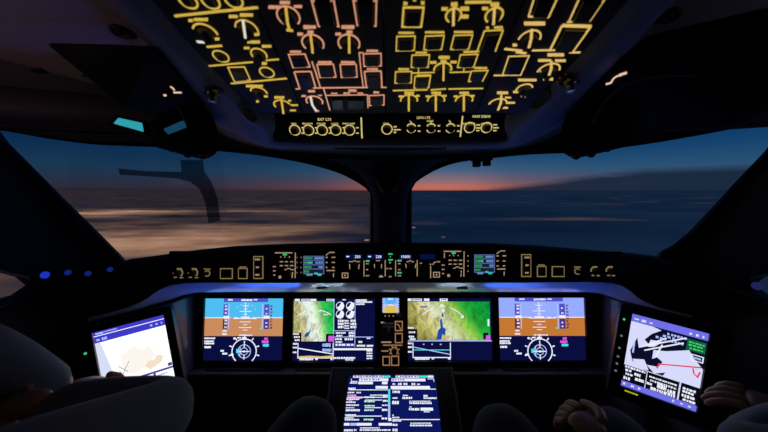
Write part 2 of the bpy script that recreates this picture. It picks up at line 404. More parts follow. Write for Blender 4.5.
# moulded surround of the overhead panel running down into the windscreen header
half = [((.320, .10, zo(.10)), (.35, .10, zo(.1)-.012), (.43, .10, .37), (.46, .10, .50)),
        ((.320, .40, zo(.40)), (.35, .40, zo(.4)-.012), (.43, .41, .30), (.46, .42, .40)),
        ((.290, .60, zo(.60)), (.322, .61, zo(.61)-.012), (.44, .65, .22), (.48, .70, .31)),
        ((.262, .68, .150), (.305, .70, .124), (.45, .80, .165), (.58, .98, .20)),
        ((.285, .735, .120), (.308, .765, .108), (.40, .90, .138), (.46, 1.11, .15)),
        ((.21, .742, .119), (.22, .775, .106), (.24, .95, .126), (.27, 1.20, .145)),
        ((.10, .745, .119), (.10, .78, .106), (.10, 1.0, .122), (.12, 1.30, .142)),
        ((0, .745, .119), (0, .78, .106), (0, 1.03, .122), (0, 1.36, .142))]
rows = [[Vector((-p[0], p[1], ZC+p[2])) for p in r] for r in half]+[[Vector((p[0], p[1], ZC+p[2])) for p in r] for r in half[:-1][::-1]]
cols = [smooth_loop([r[k] for r in rows], 4, False) for k in range(4)]
rings = []
for i in range(len(cols[0])):
    prof = smooth_loop([c[i] for c in cols], 4, False); rings.append(prof+[p+Vector((0, 0, .02)) for p in prof[::-1]])
mb = MB().loft(rings); o = mb.build('trim_2', SHROUD, smooth=True); o_trim = o
from mathutils.bvhtree import BVHTree
_bv = BVHTree.FromPolygons([p.copy() for p in mb.v], mb.f)
def surr(px, py):
    p, n, i, d = _bv.ray_cast(EYE, (V(px, py, 1)-EYE).normalized())
    return p, (n if n.dot(EYE-p) > 0 else -n)
struct(o, 'slate grey moulded surround of the overhead panel', 'trim')
# centre post
mb = MB(); rings = []
for py, hw, Yf in ((300, 13, 1.62), (262, 14, 1.56), (243, 14.5, 1.52), (225, 15, 1.46), (205, 15.5, 1.40), (192, 17, 1.35), (183, 22, 1.31), (174, 30, 1.27), (166, 42, 1.22), (159, 60, 1.16)):
    a = V(390-hw-3.5, py, Yf+.10); b_ = V(390+hw+3.5, py, Yf+.10); f0 = V(390-hw*.6, py, Yf); f1 = V(390+hw*.6, py, Yf)
    m0 = V(390-hw, py, Yf+.03); m1 = V(390+hw, py, Yf+.03)
    rings.append([a, m0, f0, f1, m1, b_])
mb.loft(rings); struct(mb.build('trim_1', SHROUD, smooth=True), 'centre post between the two windscreens', 'trim')
# shield shaped sighting fitting on the post, vent slot above it
e = empty('eye_position_indicator', V(388, 192, 1.2)); tag(e, 'dark shield-shaped fitting at the top of the centre post', 'sighting device')
fe = Fr(V(388, 177, 1.2), (1, 0, 0), (0, .2, 1)); k = fe.k(388, 177)
sh = [(-13, 12), (-9, 14), (9, 14), (13, 12), (13, 2), (10, -7), (4, -14), (0, -16), (-4, -14), (-10, -7), (-13, 2)]
MB().prism(fe, [(x*k, y*k) for x, y in sh], -.12, .0).build('housing', BLK, e, bevel=.004)
MB().stroke(fe, [(x*k*.9, y*k*.9) for x, y in sh], .004, 0, .004, True).build('rim', BLKG, e)
MB().ball(fe.P(-.01, .006, .004), .016, .006, .014).build('sighting_ball', METAL, e, smooth=True)
e = empty('vent_slot', V(390, 150, .9)); tag(e, 'long black air vent slot under the overhead panel', 'vent')
sp_, sn_ = surr(390, 148.5); fv = Fr(sp_+sn_*.001, (1, 0, 0), sn_.cross(Vector((1, 0, 0)))); k = fv.k(390, 148.5)
MB().rect(fv, -56*k, -3*k, 57*k, 2.5*k, -.03, .002, .006).build('slot_housing', BLKG, e)
for i in range(24): MB().rect(fv, (-36+i*3.4)*k, -1.2*k, (-34.2+i*3.4)*k, .8*k, .002, .004).build('vane', TRIMD, e)
e = empty('visor_hinge', V(482, 161, 1.08)); tag(e, 'small black bracket hanging from the top edge of the right windscreen', 'bracket')
fh = Fr(V(482, 160, 1.08), (1, 0, 0), (0, 0, 1)); k = fh.k(482, 160)
MB().rect(fh, -9*k, -1*k, 9*k, 5*k, -.03, .02, .004).build('clamp', BLK, e, bevel=.003)
MB().rect(fh, -9*k, -7*k, -2*k, -1*k, -.01, .012, .004).build('lug', BLK, e, bevel=.002)
MB().rect(fh, 1*k, -6*k, 8*k, -1*k, -.01, .012, .004).build('lug', BLK, e, bevel=.002)

# ================================================================== glareshield
e = empty('glareshield', (0, 1.2, ZC-.35)); tag(e, 'black padded glareshield hood running under both windscreens', 'glareshield')
GS = e
st = [(84, 286, 322, .93), (100, 275, 317, .95), (115, 264, 312, .97), (130, 259, 306, .99), (160, 255, 287, 1.0), (200, 249.5, 284, 1.0), (235, 246, 284, 1.0), (290, 243.5, 284, 1.0), (340, 242.8, 284, 1.0), (390, 242.5, 284, 1.0), (440, 242.6, 284, 1.0), (490, 243, 284, 1.0), (540, 245.5, 284, 1.0), (575, 248.5, 284, 1.0), (610, 251.5, 285, 1.0), (632, 253, 294, 1.0), (655, 256, 307, .99), (672, 261, 313, .97), (690, 272, 318, .95), (704, 284, 322, .93)]
rings = []
for px, a, b_, Yf in st:
    cx = abs(px-390)/300
    yb = 1.57-.62*max(0, cx-.05) ; yb = max(yb, Yf+.12)
    sl = (CY-a)/F
    rings.append([V(px, b_, Yf), V(px, a+5, Yf+.018), V(px, a+1.5, Yf+.028), V(px, a, Yf+.05), Vector(((px-CX)/F*(Yf+(yb-Yf)*.5), Yf+(yb-Yf)*.5, ZC+sl*(Yf+(yb-Yf)*.5)-.008)), Vector(((px-CX)/F*yb, yb, ZC+sl*yb-.02)), Vector(((px-CX)/F*yb, yb, ZC+sl*yb-.08)), V(px, b_-2, Yf+.09)])
MB().loft(rings).build('hood', BROW, e, smooth=True)
# pale bullnose lip along the lower edge, flaring down at both ends
lp = [(88, 318, 320.5, .90), (100, 315.5, 318.3, .91), (112, 312.5, 316, .93), (125, 308.5, 313.5, .945), (138, 303.5, 311, .955), (148, 298, 308.5, .965), (158, 290.5, 304.5, .97), (170, 285.5, 300, .975), (183, 283.5, 295, .975), (197, 283, 292.5, .975), (230, 283, 292, .975), (310, 283, 292, .975), (390, 283, 292, .975), (470, 282.8, 292, .975), (550, 282.5, 292, .975), (585, 282.3, 292, .975), (600, 282.5, 293.5, .975), (612, 283.5, 297, .975), (622, 286, 301, .97), (630, 291, 304, .965), (638, 298, 307, .96), (648, 303.5, 309.5, .95), (660, 308, 312, .94), (676, 312, 315.5, .92), (692, 316, 318.5, .90)]
rings = []
for px, a, b_, Yf in lp:
    p = []; ex = abs(px-390) > 195
    A = V(px, a, Yf-.015); Bm = V(px, b_, Yf+.075)
    for t in range(9):
        q = t/8; d = .007*math.sin(math.pi*q)
        p.append(A.lerp(Bm, q)+Vector((0, -d*.57, -d*.82)))
    p += [Bm+Vector((0, .012, .01)), V(px, a-.6, Yf+.06), V(px, a-.6, Yf-.005)]
    rings.append(p)
MB().loft(rings).build('lip', LIP, e, smooth=True)
GF = Fr(V(390, 284, 1.0)+Vector((0, -.001, 0)), (1, 0, 0), V(390, 247.5, 1.018)-V(390, 284, 1.0))
g = lambda px, py, h=0: GF.uv(px, py, h)
kg = GF.k(390, 268)
for px in (322, 462):
    a = GF.uv(px, 287); MB().rect(Fr(V(px, 287.3, .99), (1, 0, 0), (0, .75, -.65)), -.017, -.006, .017, .006, -.008, .004, .002).build('lip_catch', BLKG, e)

def dash(mb, fr, x0, x1, y, hgt, h0=.0008, h1=.0014, gap=.35, unit=None, conv=None, wl=(1.2, 2.6)):
    """a line of tiny illegible lettering, in pixel coordinates"""
    conv = conv or (lambda a, b: fr.uv(a, b))
    x = x0
    while x < x1-.3:
        ww = min(x1-x, random.uniform(*wl)); hh = hgt*random.uniform(.8, 1)
        mb.prism(fr, [conv(x, y+hh/2), conv(x+ww, y+hh/2), conv(x+ww, y-hh/2), conv(x, y-hh/2)], h0, h1)
        x += ww+gap
def pbar(mb, fr, x0, y0, x1, y1, wpx, h0=.0006, h1=.0016):
    k = fr.k((x0+x1)/2, (y0+y1)/2); mb.stroke(fr, [fr.uv(x0, y0), fr.uv(x1, y1)], wpx*k, h0, h1)
def pprect(mb, fr, x0, y0, x1, y1, h0, h1):
    mb.prism(fr, [fr.uv(x0, y1), fr.uv(x1, y1), fr.uv(x1, y0), fr.uv(x0, y0)], h0, h1)
def prect(mb, fr, x0, y0, x1, y1, wpx, h0=.0006, h1=.0016):
    k = fr.k((x0+x1)/2, (y0+y1)/2)
    mb.stroke(fr, [fr.uv(x0, y0), fr.uv(x1, y0), fr.uv(x1, y1), fr.uv(x0, y1)], wpx*k, h0, h1, True)

# ---- flight control panel (middle of the glareshield)
def module(name, label, cat, x0, x1, y0=250.5, y1=281.5, group=None):
    e = empty(name, V((x0+x1)/2, y1, 1.0)); tag(e, label, cat, group)
    m = MB(); a = GF.uv(x0, y1); b_ = GF.uv(x1, y0); m.rect(GF, a[0], a[1], b_[0], b_[1], -.006, .0005, .003); m.build('panel_plate', PANEL, e, bevel=.0008)
    return e
def gknob(e, px, py, r, h=.016, kn=True):
    b = MB().cyl(GF, GF.uv(px, py), r*1.05, r, .0005, h*.75, 24, .04 if kn else 0); b.cyl(GF, GF.uv(px, py), r*.9, r*.82, h*.75, h, 24)
    return b.build('rotary_knob', KNOB, e, smooth=True)
fcp = module('flight_control_panel', 'central autopilot panel on the glareshield with lit speed, heading and altitude windows', 'control panel', 337, 443.5)
WIN = glow('blue window', (8, 18, 70), .8); DIGIT = glow('white digits', (220, 225, 255))
for x0, x1, txt, tx, dx in ((346, 362.5, '250', 357.6, 347.7), (366.5, 383.5, '228', 378.6, 369.5), (399, 412, '10000', 405.4, None), (420, 435, '', 0, None)):
    m = MB(); pprect(m, GF, x0, 254.3, x1, 259.3, .0005, .0012); wn = m.build('readout_window', WIN, fcp)
    m = MB()
    if txt: m.text(GF, txt, GF.uv(tx, 256.8), 3.7*kg, .0018, 1.05)
    if dx: pprect(m, GF, dx-1.4, 255.9, dx+1.6, 257.1, .0012, .0017)
    if m.v: m.build('digits', DIGIT, wn)
for px, py, r in ((354.3, 267, .0125), (378, 267, .0105), (410.5, 267, .0135)): gknob(fcp, px, py, r, .02)
m = MB(); fw = Fr(GF.P(*GF.uv(426.8, 271)), (0, 1, 0), (0, 0, 1)); m.cyl(Fr(fw.o-Vector((.008, 0, 0)), (0, -1, 0), (0, 0, 1)), (0, 0), .02, .02, 0, .016, 24, .05); m.build('pitch_wheel', KNOB, fcp)
def marks(e, items, mat, nm='legend_marks'):
    if mat is LGR and len(items) > 1: return [marks(e, [i], mat, 'green_annunciator') for i in items]
    m = MB()
    for it in items:
        if it[0] == 'd': dash(m, GF, it[1]-it[3]/2, it[1]+it[3]/2, it[2], 1.35)
        elif it[0] == 'l': pbar(m, GF, *it[1:5], it[5] if len(it) > 5 else .9)
        elif it[0] == 'r': prect(m, GF, *it[1:5], .9)
        elif it[0] == 'o': m.cyl(GF, GF.uv(it[1], it[2]), it[3]*kg, it[3]*kg, .0006, .0016, 14)
        elif it[0] == 'a':
            c = GF.uv(it[1], it[2]); m.stroke(GF, arc(c, it[3]*kg, it[4], it[5], 10), .9*kg, .0006, .0016)
    return m.build(nm, mat, e)
marks(fcp, [('l', 349, 261.6, 353, 261.6), ('l', 353, 260.9, 356, 260.9), ('l', 356, 261.6, 360, 261.6), ('l', 349.6, 264, 349.9, 269), ('l', 359.2, 264, 358.8, 269), ('r', 342.3, 273, 347.9, 277.6), ('o', 345, 275.3, .9),
            ('l', 364, 260.3, 364, 276.5), ('d', 367.4, 263.7, 2.6), ('d', 367.4, 269.6, 2.6), ('d', 367.6, 275.7, 3.6), ('l', 374.3, 264, 374.8, 268.3), ('l', 381.6, 264, 381.4, 268.3), ('l', 376, 260.6, 380, 260.6), ('l', 379, 276.6, 383, 276.6, 1.4), ('l', 381, 275, 381, 276.6, 1.4),
            ('l', 385.2, 260, 385.2, 276.3), ('d', 390.4, 262.6, 2.4), ('d', 390.4, 268.6, 2.6), ('d', 387, 268.6, 1.6), ('d', 390.4, 276.6, 3), ('l', 395.6, 260, 395.6, 276.3), ('d', 399.3, 263.6, 2.4), ('d', 399.3, 269.6, 2.4), ('d', 399.5, 275.7, 3.2),
            ('l', 406.6, 261.6, 409, 261.6), ('l', 409, 260.6, 411, 260.6), ('l', 411, 261.6, 414, 261.6), ('l', 405.6, 263.6, 406.3, 268), ('l', 416, 263.6, 415.2, 268), ('l', 417.2, 260, 417.2, 276.3), ('d', 421, 263.2, 2.2), ('d', 421, 275.6, 2.6), ('a', 427.5, 271, 4.2, 140, 220),
            ('d', 430.6, 264.3, 2), ('l', 430.6, 266, 430.6, 278, .9), ('a', 436, 265, 3, 90, 180), ('d', 438.3, 261.7, 3.4), ('r', 433.5, 272.3, 439.4, 277), ('o', 436.4, 274.6, .9)], LFC)
marks(fcp, [('l', 365.8, 261, 369.6, 261, 1.5), ('l', 388.3, 254, 392.6, 254, 1.4), ('l', 388.3, 259.8, 392.8, 259.8, 1.4), ('l', 397.4, 260.6, 401.6, 260.6, 1.5), ('l', 397.4, 272.7, 401.7, 272.7, 1.4), ('o', 390.4, 256.7, .6)], LGR, 'green_annunciators')

# ---- control tuning panels either side
TUS = glow('tuning screen', (20, 30, 50), 1.0); TG = glow('green text', (36, 150, 64)); TB = glow('pale blue text', (96, 140, 200)); TC = glow('cyan text', (60, 185, 190))
def tuning(sx, label, flip):
    """pixel layout measured on the left panel; sx maps it onto the right one"""
    f = sx
    xs = sorted((f(264), f(337))); ct = module('control_tuning_panel', label, 'control panel', xs[0]+.3, xs[1]-.3, group='radio tuning panels on the glareshield')
    a, b_ = (303.6, 324.2) if not flip else (474.2, 494.6); yo = 0 if not flip else -1.5
    m = MB(); pprect(m, GF, a, 256+yo, b_, 274+yo, .0005, .0012); scn = m.build('tuning_screen', TUS, ct)
    m = MB(); prect(m, GF, a+.3, 256.3+yo, b_-.3, 273.7+yo, .8, .0012, .0016)
    for y in (260.4, 264.8, 269): pbar(m, GF, a, y+yo, b_, y+yo, .9, .0012, .0016)
    m.build('grid_lines', glow('screen frame', (84, 98, 152)), scn)
    for mt, rows in ((TG, ((258.2, 1, 9), (262.6, 1, 7), (267, 1, 8), (271.4, 1, 6))), (TB, ((258.2, 11, 19.5), (262.6, 12, 19.5), (267, 15, 19.5), (275, 3, 9))), (TC, ((262.6, 4, 9), (273.4, 11, 14), (275, 14, 18)))):
        m = MB()
        for y, p, q in rows:
            if y > 274: y = 274.6
            dash(m, GF, a+p, a+q, y+yo, 2.3, .0016, .002, .3)
        m.build('screen_text', mt, scn)
    for i, y in enumerate((257.5, 262.5, 267.5, 272.5)):
        for xx in ((299.3,), (329.5,)):
            px = xx[0] if not flip else (470 if xx[0] < 310 else 500.5)
            m = MB(); pprect(m, GF, px-1.6, y-1.5+yo, px+1.6, y+1.5+yo, .0005, .004); kb = m.build('line_key', KNOB, ct)
    dx = 0 if not flip else 168.6
    it = [('d', 281.5+i*5.2+dx, y+yo, 3.2) for i in range(3) for y in (261.7, 265.6)]
    it += [('l', 275+dx, 252.8+yo, 292.5+dx, 252.8+yo, 1.1), ('d', 281+dx, 257+yo, 1), ('d', 285+dx, 257+yo, 1), ('d', 289.5+dx, 257+yo, 1), ('l', 284.5+dx, 269.8+yo, 287+dx, 269.4+yo), ('l', 287+dx, 268.5+yo, 290.5+dx, 268.5+yo), ('l', 290.5+dx, 269.6+yo, 294.3+dx, 269.6+yo), ('l', 292.6+dx, 272+yo, 292.2+dx, 278+yo),
           ('d', 274.5+dx, 266.6+yo, 3), ('d', 274.5+dx, 270.8+yo, 2.6), ('d', 274.5+dx, 275+yo, 2.2), ('o', 280+dx, 277+yo, 1.5), ('l', 295.4+dx, 252.6+yo, 295.2+dx, 278+yo, .9)]
    if flip: it += [('l', 444.3, 253, 444.3, 258)]
    for y in (257.4, 262.4, 267.4, 272.6): it += [('d', 297.6+dx+(2 if flip else 0), y+yo, 1.5), ('d', 300.6+dx+(1.4 if flip else 0), y+yo, 1.8)]
    dx2 = 0 if not flip else 170.5
    it += [('l', 326+dx2, 255.4+yo, 329+dx2, 252.8+yo), ('d', 332+dx2, 252.4+yo, 5), ('d', 333.6+dx2, 257.3+yo, 3.6), ('d', 333.6+dx2, 262.4+yo, 3.6), ('d', 333.4+dx2, 267.4+yo, 2.4), ('l', 326.6+dx2, 270.5+yo, 335+dx2, 270.5+yo, 1.1), ('l', 333.6+dx2, 273+yo, 333.4+dx2, 277+yo), ('d', 327+dx2, 257.4+yo, 2.2), ('d', 327+dx2, 262.4+yo, 2.2), ('d', 327+dx2, 267.4+yo, 2.2)]
    marks(ct, it, LFC)
    marks(ct, [('l', 283+dx, 254.6+yo, 287+dx, 254.6+yo, 1.7)], LGR, 'green_annunciator')
    gknob(ct, 289+dx, 274+yo, .009, .016); gknob(ct, 329+dx2, 274.5+yo, .008, .016)
tuning(lambda x: x, 'radio tuning panel with small lit screen, left half of the glareshield', False)
tuning(lambda x: x+180, 'radio tuning panel with small lit screen, right half of the glareshield', True)

def endpanel(fl):
    e = module('reversion_panel', '%s end glareshield panel with knobs, two square buttons and a guarded switch' % fl, 'control panel', 166 if fl == 'left' else 511.5, 263.7 if fl == 'left' else 622, 251 if fl == 'left' else 251.5)
    L = fl == 'left'
    fx = (lambda x: x) if L else (lambda x: 784.5-x+ (0))
    yo = 0 if L else -2
    x0, x1 = sorted((fx(254), fx(263))); 
    m = MB(); pprect(m, GF, x0+1, 257.5+yo, x1-1, 277.5+yo, .0005, .008); b1 = m.build('guarded_switch', KNOB, e, bevel=.001)
    m = MB(); prect(m, GF, x0, 256.6+yo, x1, 278.4+yo, 1); m.build('lit_frame', LOL, b1)
    m = MB()
    for y, ww in ((259.3, 5), (267, 3), (274.5, 4)): dash(m, GF, (x0+x1)/2-ww/2, (x0+x1)/2+ww/2, y+yo, 1.8, .008, .0086)
    m.build('legend_marks', LFC, b1)
    x0, x1 = sorted((fx(238.7), fx(247.3))); m = MB(); pprect(m, GF, x0+.8, 269+yo, x1-.8, 277.8+yo, .0005, .006); b2 = m.build('push_button', KNOB, e, bevel=.001)
    m = MB(); prect(m, GF, x0, 268.4+yo, x1, 278.5+yo, .9); dash(m, GF, x0+1, x1-1, 267+yo, 1.5); m.build('lit_frame', LOL, b2)
    x0, x1 = sorted((fx(220.7), fx(232.5))); m = MB(); pprect(m, GF, x0+.8, 269.6+yo, x1-.8, 277.8+yo, .0005, .006); b2 = m.build('push_button', KNOB, e, bevel=.001)
    m = MB(); prect(m, GF, x0, 268.6+yo, x1, 278.5+yo, .9); m.build('lit_frame', LOL, b2)
    c = GF.uv(fx(207.3), 273.4+yo); kb = MB().cyl(GF, c, .0065, .006, .0005, .012, 20).build('rotary_knob', KNOB, e)
    m = MB().stroke(GF, arc(c, 2.7*kg, 0, 360, 18), .9*kg, .0006, .0016); dash(m, GF, fx(207.3)-3.4, fx(207.3)+3.4, 269+yo, 1.2, gap=.1); m.build('dial_ring', LOL, kb)
    for x in (179, 194) if L else (594.5, 609.8):
        c = GF.uv(x, 273+yo); kb = MB().cyl(GF, c, .009, .008, .0005, .016, 20, .05).build('rotary_knob', KNOB, e)
        m = MB()
        if L:
            m.stroke(GF, arc(c, 3.7*kg, -50, 95, 10), 1.2*kg, .0006, .0016); dash(m, GF, x-2, x+3, 268.9, 1.8); dash(m, GF, x-6, x-3.4, 273.2, 1.2); dash(m, GF, x-5, x-2, 277.3, 1.2); dash(m, GF, x+1, x+4.4, 277.6, 1.2)
        else:
            m.stroke(GF, arc(c, 3.7*kg, 85, 190, 10), 1.2*kg, .0006, .0016); dash(m, GF, x-2, x+3, 266.9, 1.8); dash(m, GF, x+1, x+5, 271, 1.4); dash(m, GF, x-3, x, 275.4, 1.4); dash(m, GF, x+2, x+5, 275.6, 1.4)
        m.build('dial_arc', LOL, kb)
endpanel('left'); endpanel('right')
# air vents at both ends of the hood
for px, lb in ((143, 'left'), (650, 'right')):
    e = empty('air_vent', V(px, 295, .97)); tag(e, f'round black air vent at the {lb} end of the glareshield', 'vent')
    fa = Fr(V(px, 284, .975), (1, 0, 0), (0, .25, 1)); m = MB()
    pr = [(.030, -.03), (.034, 0), (.034, .008), (.028, .012), (.024, .004), (.018, -.004)]
    m.loft([[fa.P(r*math.cos(2*math.pi*i/24), r*math.sin(2*math.pi*i/24), h) for i in range(24)] for r, h in pr]); m.build('rim', BLKG, e, smooth=True)
    MB().ball(fa.P(0, 0, -.004), .02).build('nozzle', BLK, e, smooth=True)
# ================================================================== main instrument panel
PT = V(392, 298, 1.14)
IP = Fr(PT, (1, 0, 0), (0, math.sin(R(3.8)), math.cos(R(3.8))))
pv = lambda px, py, h=0: IP.uv(px, py, h)
e = empty('instrument_panel', IP.P(0, -.3)); tag(e, 'black main instrument panel carrying the row of displays', 'instrument panel')
a = pv(193, 373); b_ = pv(603, 289)
m = MB().rect(IP, a[0], a[1], b_[0], b_[1], -.05, -.004); m.build('panel_plate', PANEL, e)
# glossy curved cheeks closing the bay left and right
CHEEK = plastic('glossy grey cheek', (110, 110, 124), .22, spec=.8, var=.05)
for s, x0, x1 in ((-1, 195, 163), (1, 600, 628)):
    rings = []
    for py in (294, 310, 330, 350, 372, 395, 420):
        A = IP.P(*pv(x0, min(py, 372))); A.z = V(x0, py, A.y).z
        p = []
        for t in range(9):
            q = t/8; th = q*math.pi/2
            p.append(Vector((A.x+s*.075*(1-math.cos(th)), A.y-.15*math.sin(th), A.z)))
        p += [q+Vector((s*.01, .02, 0)) for q in p[::-1]]
        rings.append(p)
    MB().loft(rings).build('side_cheek', CHEEK, e, smooth=True)
# ledge under the displays and kneewell
for x0, x1 in ((178, 338), (446, 612)):
    A = V(x0, 372.3, 1.09); Bp = V(x1, 372.3, 1.09)
    m = MB(); pr = [(0, .0), (-.006, -.004), (-.006, -.014), (0, -.018), (.06, -.018), (.06, 0)]
    m.loft([[Vector((xx, 1.09+dy, A.z+dz)) for dy, dz in pr] for xx in (A.x, Bp.x)]); m.build('ledge', plastic('grey ledge', (105, 100, 108), .4), e)
m = MB(); m.box(-.84, 1.13, .12, .84, 1.20, ZC-.67); m.build('kneewell_panel', TRIMD, e)

# ---- display units
NAVY = glow('display navy', (10, 14, 62)); WHT = glow('display white', (238, 240, 255)); CYN = glow('display cyan', (70, 225, 235)); MAG = glow('display magenta', (215, 90, 225))
GRN = glow('display green', (70, 220, 110)); VIO = glow('display violet', (82, 80, 196)); MAR = glow('display maroon', (110, 42, 62)); GRY = glow('display grey', (140, 148, 190))
SKYL = glow('display sky left', (78, 190, 242)); BRNL = glow('display ground left', (202, 140, 92)); SKYR = glow('display sky right', (150, 172, 255)); BRNR = glow('display ground right', (196, 120, 52))
BLK0 = glow('display black', (8, 8, 22)); TAN = glow('display tan', (225, 190, 120)); LKB = glow('lake blue', (30, 75, 165)); PBL = glow('display pale blue', (175, 195, 255))
def display(px0, py0, px1, py1, name, label, group=None, mat=NAVY):
    a = pv(px0, py1); b_ = pv(px1, py0)
    f = Fr(IP.P(a[0], b_[1], .002), IP.u, IP.v); f.w = b_[0]-a[0]; f.h = b_[1]-a[1]
    e = empty(name, f.P(f.w/2, -f.h)); tag(e, label, 'display', group)
    z = MB(); bw = .017
    out = rrect(-bw, -f.h-bw, f.w+bw, bw, .008); inn = rrect(-.001, -f.h-.001, f.w+.001, .001, .001)
    z.plate_hole([f.P(x, y, -.004) for x, y in out], [[f.P(x, y, -.004) for x, y in inn]], f.n*.012); z.build('bezel', BEZEL, e, bevel=.0012)
    s = MB().rect(f, 0, -f.h, f.w, 0, -.004, 0).build('screen', mat, e)
    return e, f, s
class Scr:
    """draw on a screen: x to the right, y down, both 0..1"""
    def __init__(s, f, par, l=0): s.f = f; s.p = par; s.l = l
    def q(s, x, y): return (x*s.f.w, -y*s.f.h)
    def fill(s, nm, mat, rects, lv=1):
        m = MB()
        for r in rects: m.srect(s.f, *r, 0, .0005*lv)
        return m.build(nm, mat, s.p, normals=True)
    def each(s, fn, nm, mat, items, *a):
        for it in items: getattr(s, fn)(nm, mat, [it], *a)
    def poly(s, nm, mat, polys, lv=1):
        m = MB()
        for p in polys: m.prism(s.f, [s.q(*t) for t in p], 0, .0005*lv)
        return m.build(nm, mat, s.p)
    def lines(s, nm, mat, ls, wd=.0028, lv=2):
        m = MB()
        for l in ls:
            m.stroke(s.f, [s.q(*p) for p in l], wd, 0, .0005*lv)
        return m.build(nm, mat, s.p)
    def words(s, nm, mat, rows, lv=2, unit=.014, dens=.75):
        """rows: (x0, x1, y, height)"""
        m = MB()
        for x0, x1, y, h in rows:
            x = x0
            while x < x1-.004:
                ww = min(x1-x, unit*random.uniform(.6, 1.5))
                m.srect(s.f, x, y-h/2*random.uniform(.75, 1), x+ww, y+h/2*random.uniform(.75, 1), 0, .0005*lv)
                x += ww+unit*(1-dens)*random.uniform(.6, 1.8)
        return m.build(nm, mat, s.p)
    def arcs(s, nm, mat, items, wd=.003, lv=2):
        m = MB()
        for x, y, r, a0, a1 in items: m.stroke(s.f, arc(s.q(x, y), r, a0, a1, 28), wd, 0, .0005*lv)
        return m.build(nm, mat, s.p)

def pfd(px0, py0, px1, py1, label, sky, brn, dx):
    e, f, s = display(px0, py0, px1, py1, 'display_unit', label); k = Scr(f, s)
    k.fill('artificial_sky', sky, [(0, 0, 1, .317)]); k.fill('artificial_ground', brn, [(0, .317, 1, .613)])
    k.lines('horizon_line', WHT, [[(0, .317), (.33, .317)], [(.64, .317), (1, .317)], [(.36, .33), (.66, .33)]], .003)
    k.fill('mode_strip', VIO, [(.235+dx, 0, .80+dx, .062)], 2); k.words('mode_text', WHT, [(.29+dx, .35+dx, .025, .03), (.46+dx, .6+dx, .03, .035), (.62+dx, .67+dx, .025, .025)], 3)
    k.fill('speed_tape', VIO, [(.235+dx, .1, .29+dx, .3)], 2); k.fill('speed_tape_low', MAR, [(.232+dx, .34, .29+dx, .5)], 2)
    k.words('tape_digits', WHT, [(.255+dx, .285+dx, y, .03) for y in (.13, .18, .24, .36, .41, .47)]+[(.235+dx, .285+dx, .53, .025), (.23+dx, .29+dx, .58, .03)]+[(.775+dx, .80+dx, y, .025) for y in (.17, .25, .4, .46)], 3)
    k.each('lines', 'tape_edge', PBL, [[(.305+dx, .1), (.305+dx, .5)], [(.735+dx, .1), (.735+dx, .5)]], .0035, 3)
    k.fill('altitude_tape', VIO, [(.755+dx, .1, .82+dx, .28)], 2); k.fill('altitude_tape_low', plum, [(.755+dx, .34, .82+dx, .5)], 2)
    k.fill('readout_boxes', WHT, [(.24+dx, .285, .31+dx, .33), (.75+dx, .285, .82+dx, .33)], 4); k.words('vertical_speed_scale', MAR, [(.835+dx, .86+dx, .13+i*.05, .035) for i in range(8)], 2)
    cx = .517+dx
    k.lines('pitch_ladder', WHT, [[(cx-w_, y), (cx+w_, y)] for y, w_ in ((.125, .04), (.175, .022), (.215, .075), (.262, .022), (.385, .07), (.43, .025), (.475, .08), (.515, .03))]+[[(cx, .07), (cx, .31)]], .0025)
    k.fill('aircraft_symbol', WHT, [(cx-.055, .3, cx+.055, .335), (cx-.14, .31, cx-.09, .326), (cx+.09, .31, cx+.14, .326)], 3)
    k.arcs('roll_scale', PBL, [(cx, .27, .042, 25+i*22, 33+i*22) for i in range(6)], .0035)
    k.words('lower_labels', WHT, [(cx-.07, cx+.1, .598, .022)], 3, .012, .6); k.words('green_label', GRN, [(.7+dx, .74+dx, .49, .025)], 3)
    k.words('status_text', WHT, [(.005, .14, .648, .026), (.005, .125, .695, .026), (.005, .13, .73, .03), (.01, .09, .79, .035)], 2, .02, .85)
    k.words('bearing_text', WHT, [(.215+dx, .26+dx, .85, .028), (.24+dx, .30+dx, .893, .032), (.345+dx, .38+dx, .91, .035)], 2, .03, .9)
    cc = (cx-.003, .858)
    k.arcs('compass_rose', WHT, [(*cc, .0455, -55, 235)], .0036); k.arcs('compass_inner_ring', PBL, [(*cc, .024, 0, 360), (*cc, .013, 0, 360)], .0025)
    tk = []
    for i in range(9):
        t = R(-50+i*35); c0 = k.q(*cc); tk.append([((c0[0]+r*math.cos(t))/f.w, -(c0[1]+r*math.sin(t))/f.h) for r in (.049, .059)])
    k.each('lines', 'compass_tick', WHT, tk, .004); k.lines('course_needle', WHT, [[(cc[0], .69), (cc[0], .8)], [(cc[0], .91), (cc[0], .985)], [(cc[0]-.07, .858), (cc[0]+.07, .858)]], .003, 3)
    k.fill('heading_box', WHT, [(cc[0]-.03, .63, cc[0]+.025, .672), (cc[0]-.14, .635, cc[0]-.115, .665), (cc[0]-.09, .63, cc[0]-.045, .65)], 3)
    k.fill('traffic_wedge', CYN, [(cc[0]-.1, .82, cc[0]-.065, .88)], 2); k.lines('deviation_bar', PBL, [[(cc[0]-.052, .79), (cc[0]-.052, .93)]], .0035, 3)
    k.words('magenta_label', MAG, [(.765+dx*.6, .81+dx*.6, .655, .045), (.735+dx*.6, .82+dx*.6, .705, .045)], 2, .03, .95); k.words('cyan_label', CYN, [(.75+dx*.6, .825+dx*.6, .76, .045)], 2, .03, .95)
    k.fill('aircraft_dot', WHT, [(cc[0]-.012, .845, cc[0]+.012, .872)], 4)
    return e
plum = glow('display plum', (70, 55, 140))
pfd(203.6, 298, 283.9, 360, 'leftmost flight display, turquoise sky over brown ground above a compass rose', SKYL, BRNL, 0)
pfd(499.5, 297.3, 583.2, 360, 'rightmost flight display, lavender sky over brown ground above a compass rose', SKYR, BRNR, -.045)

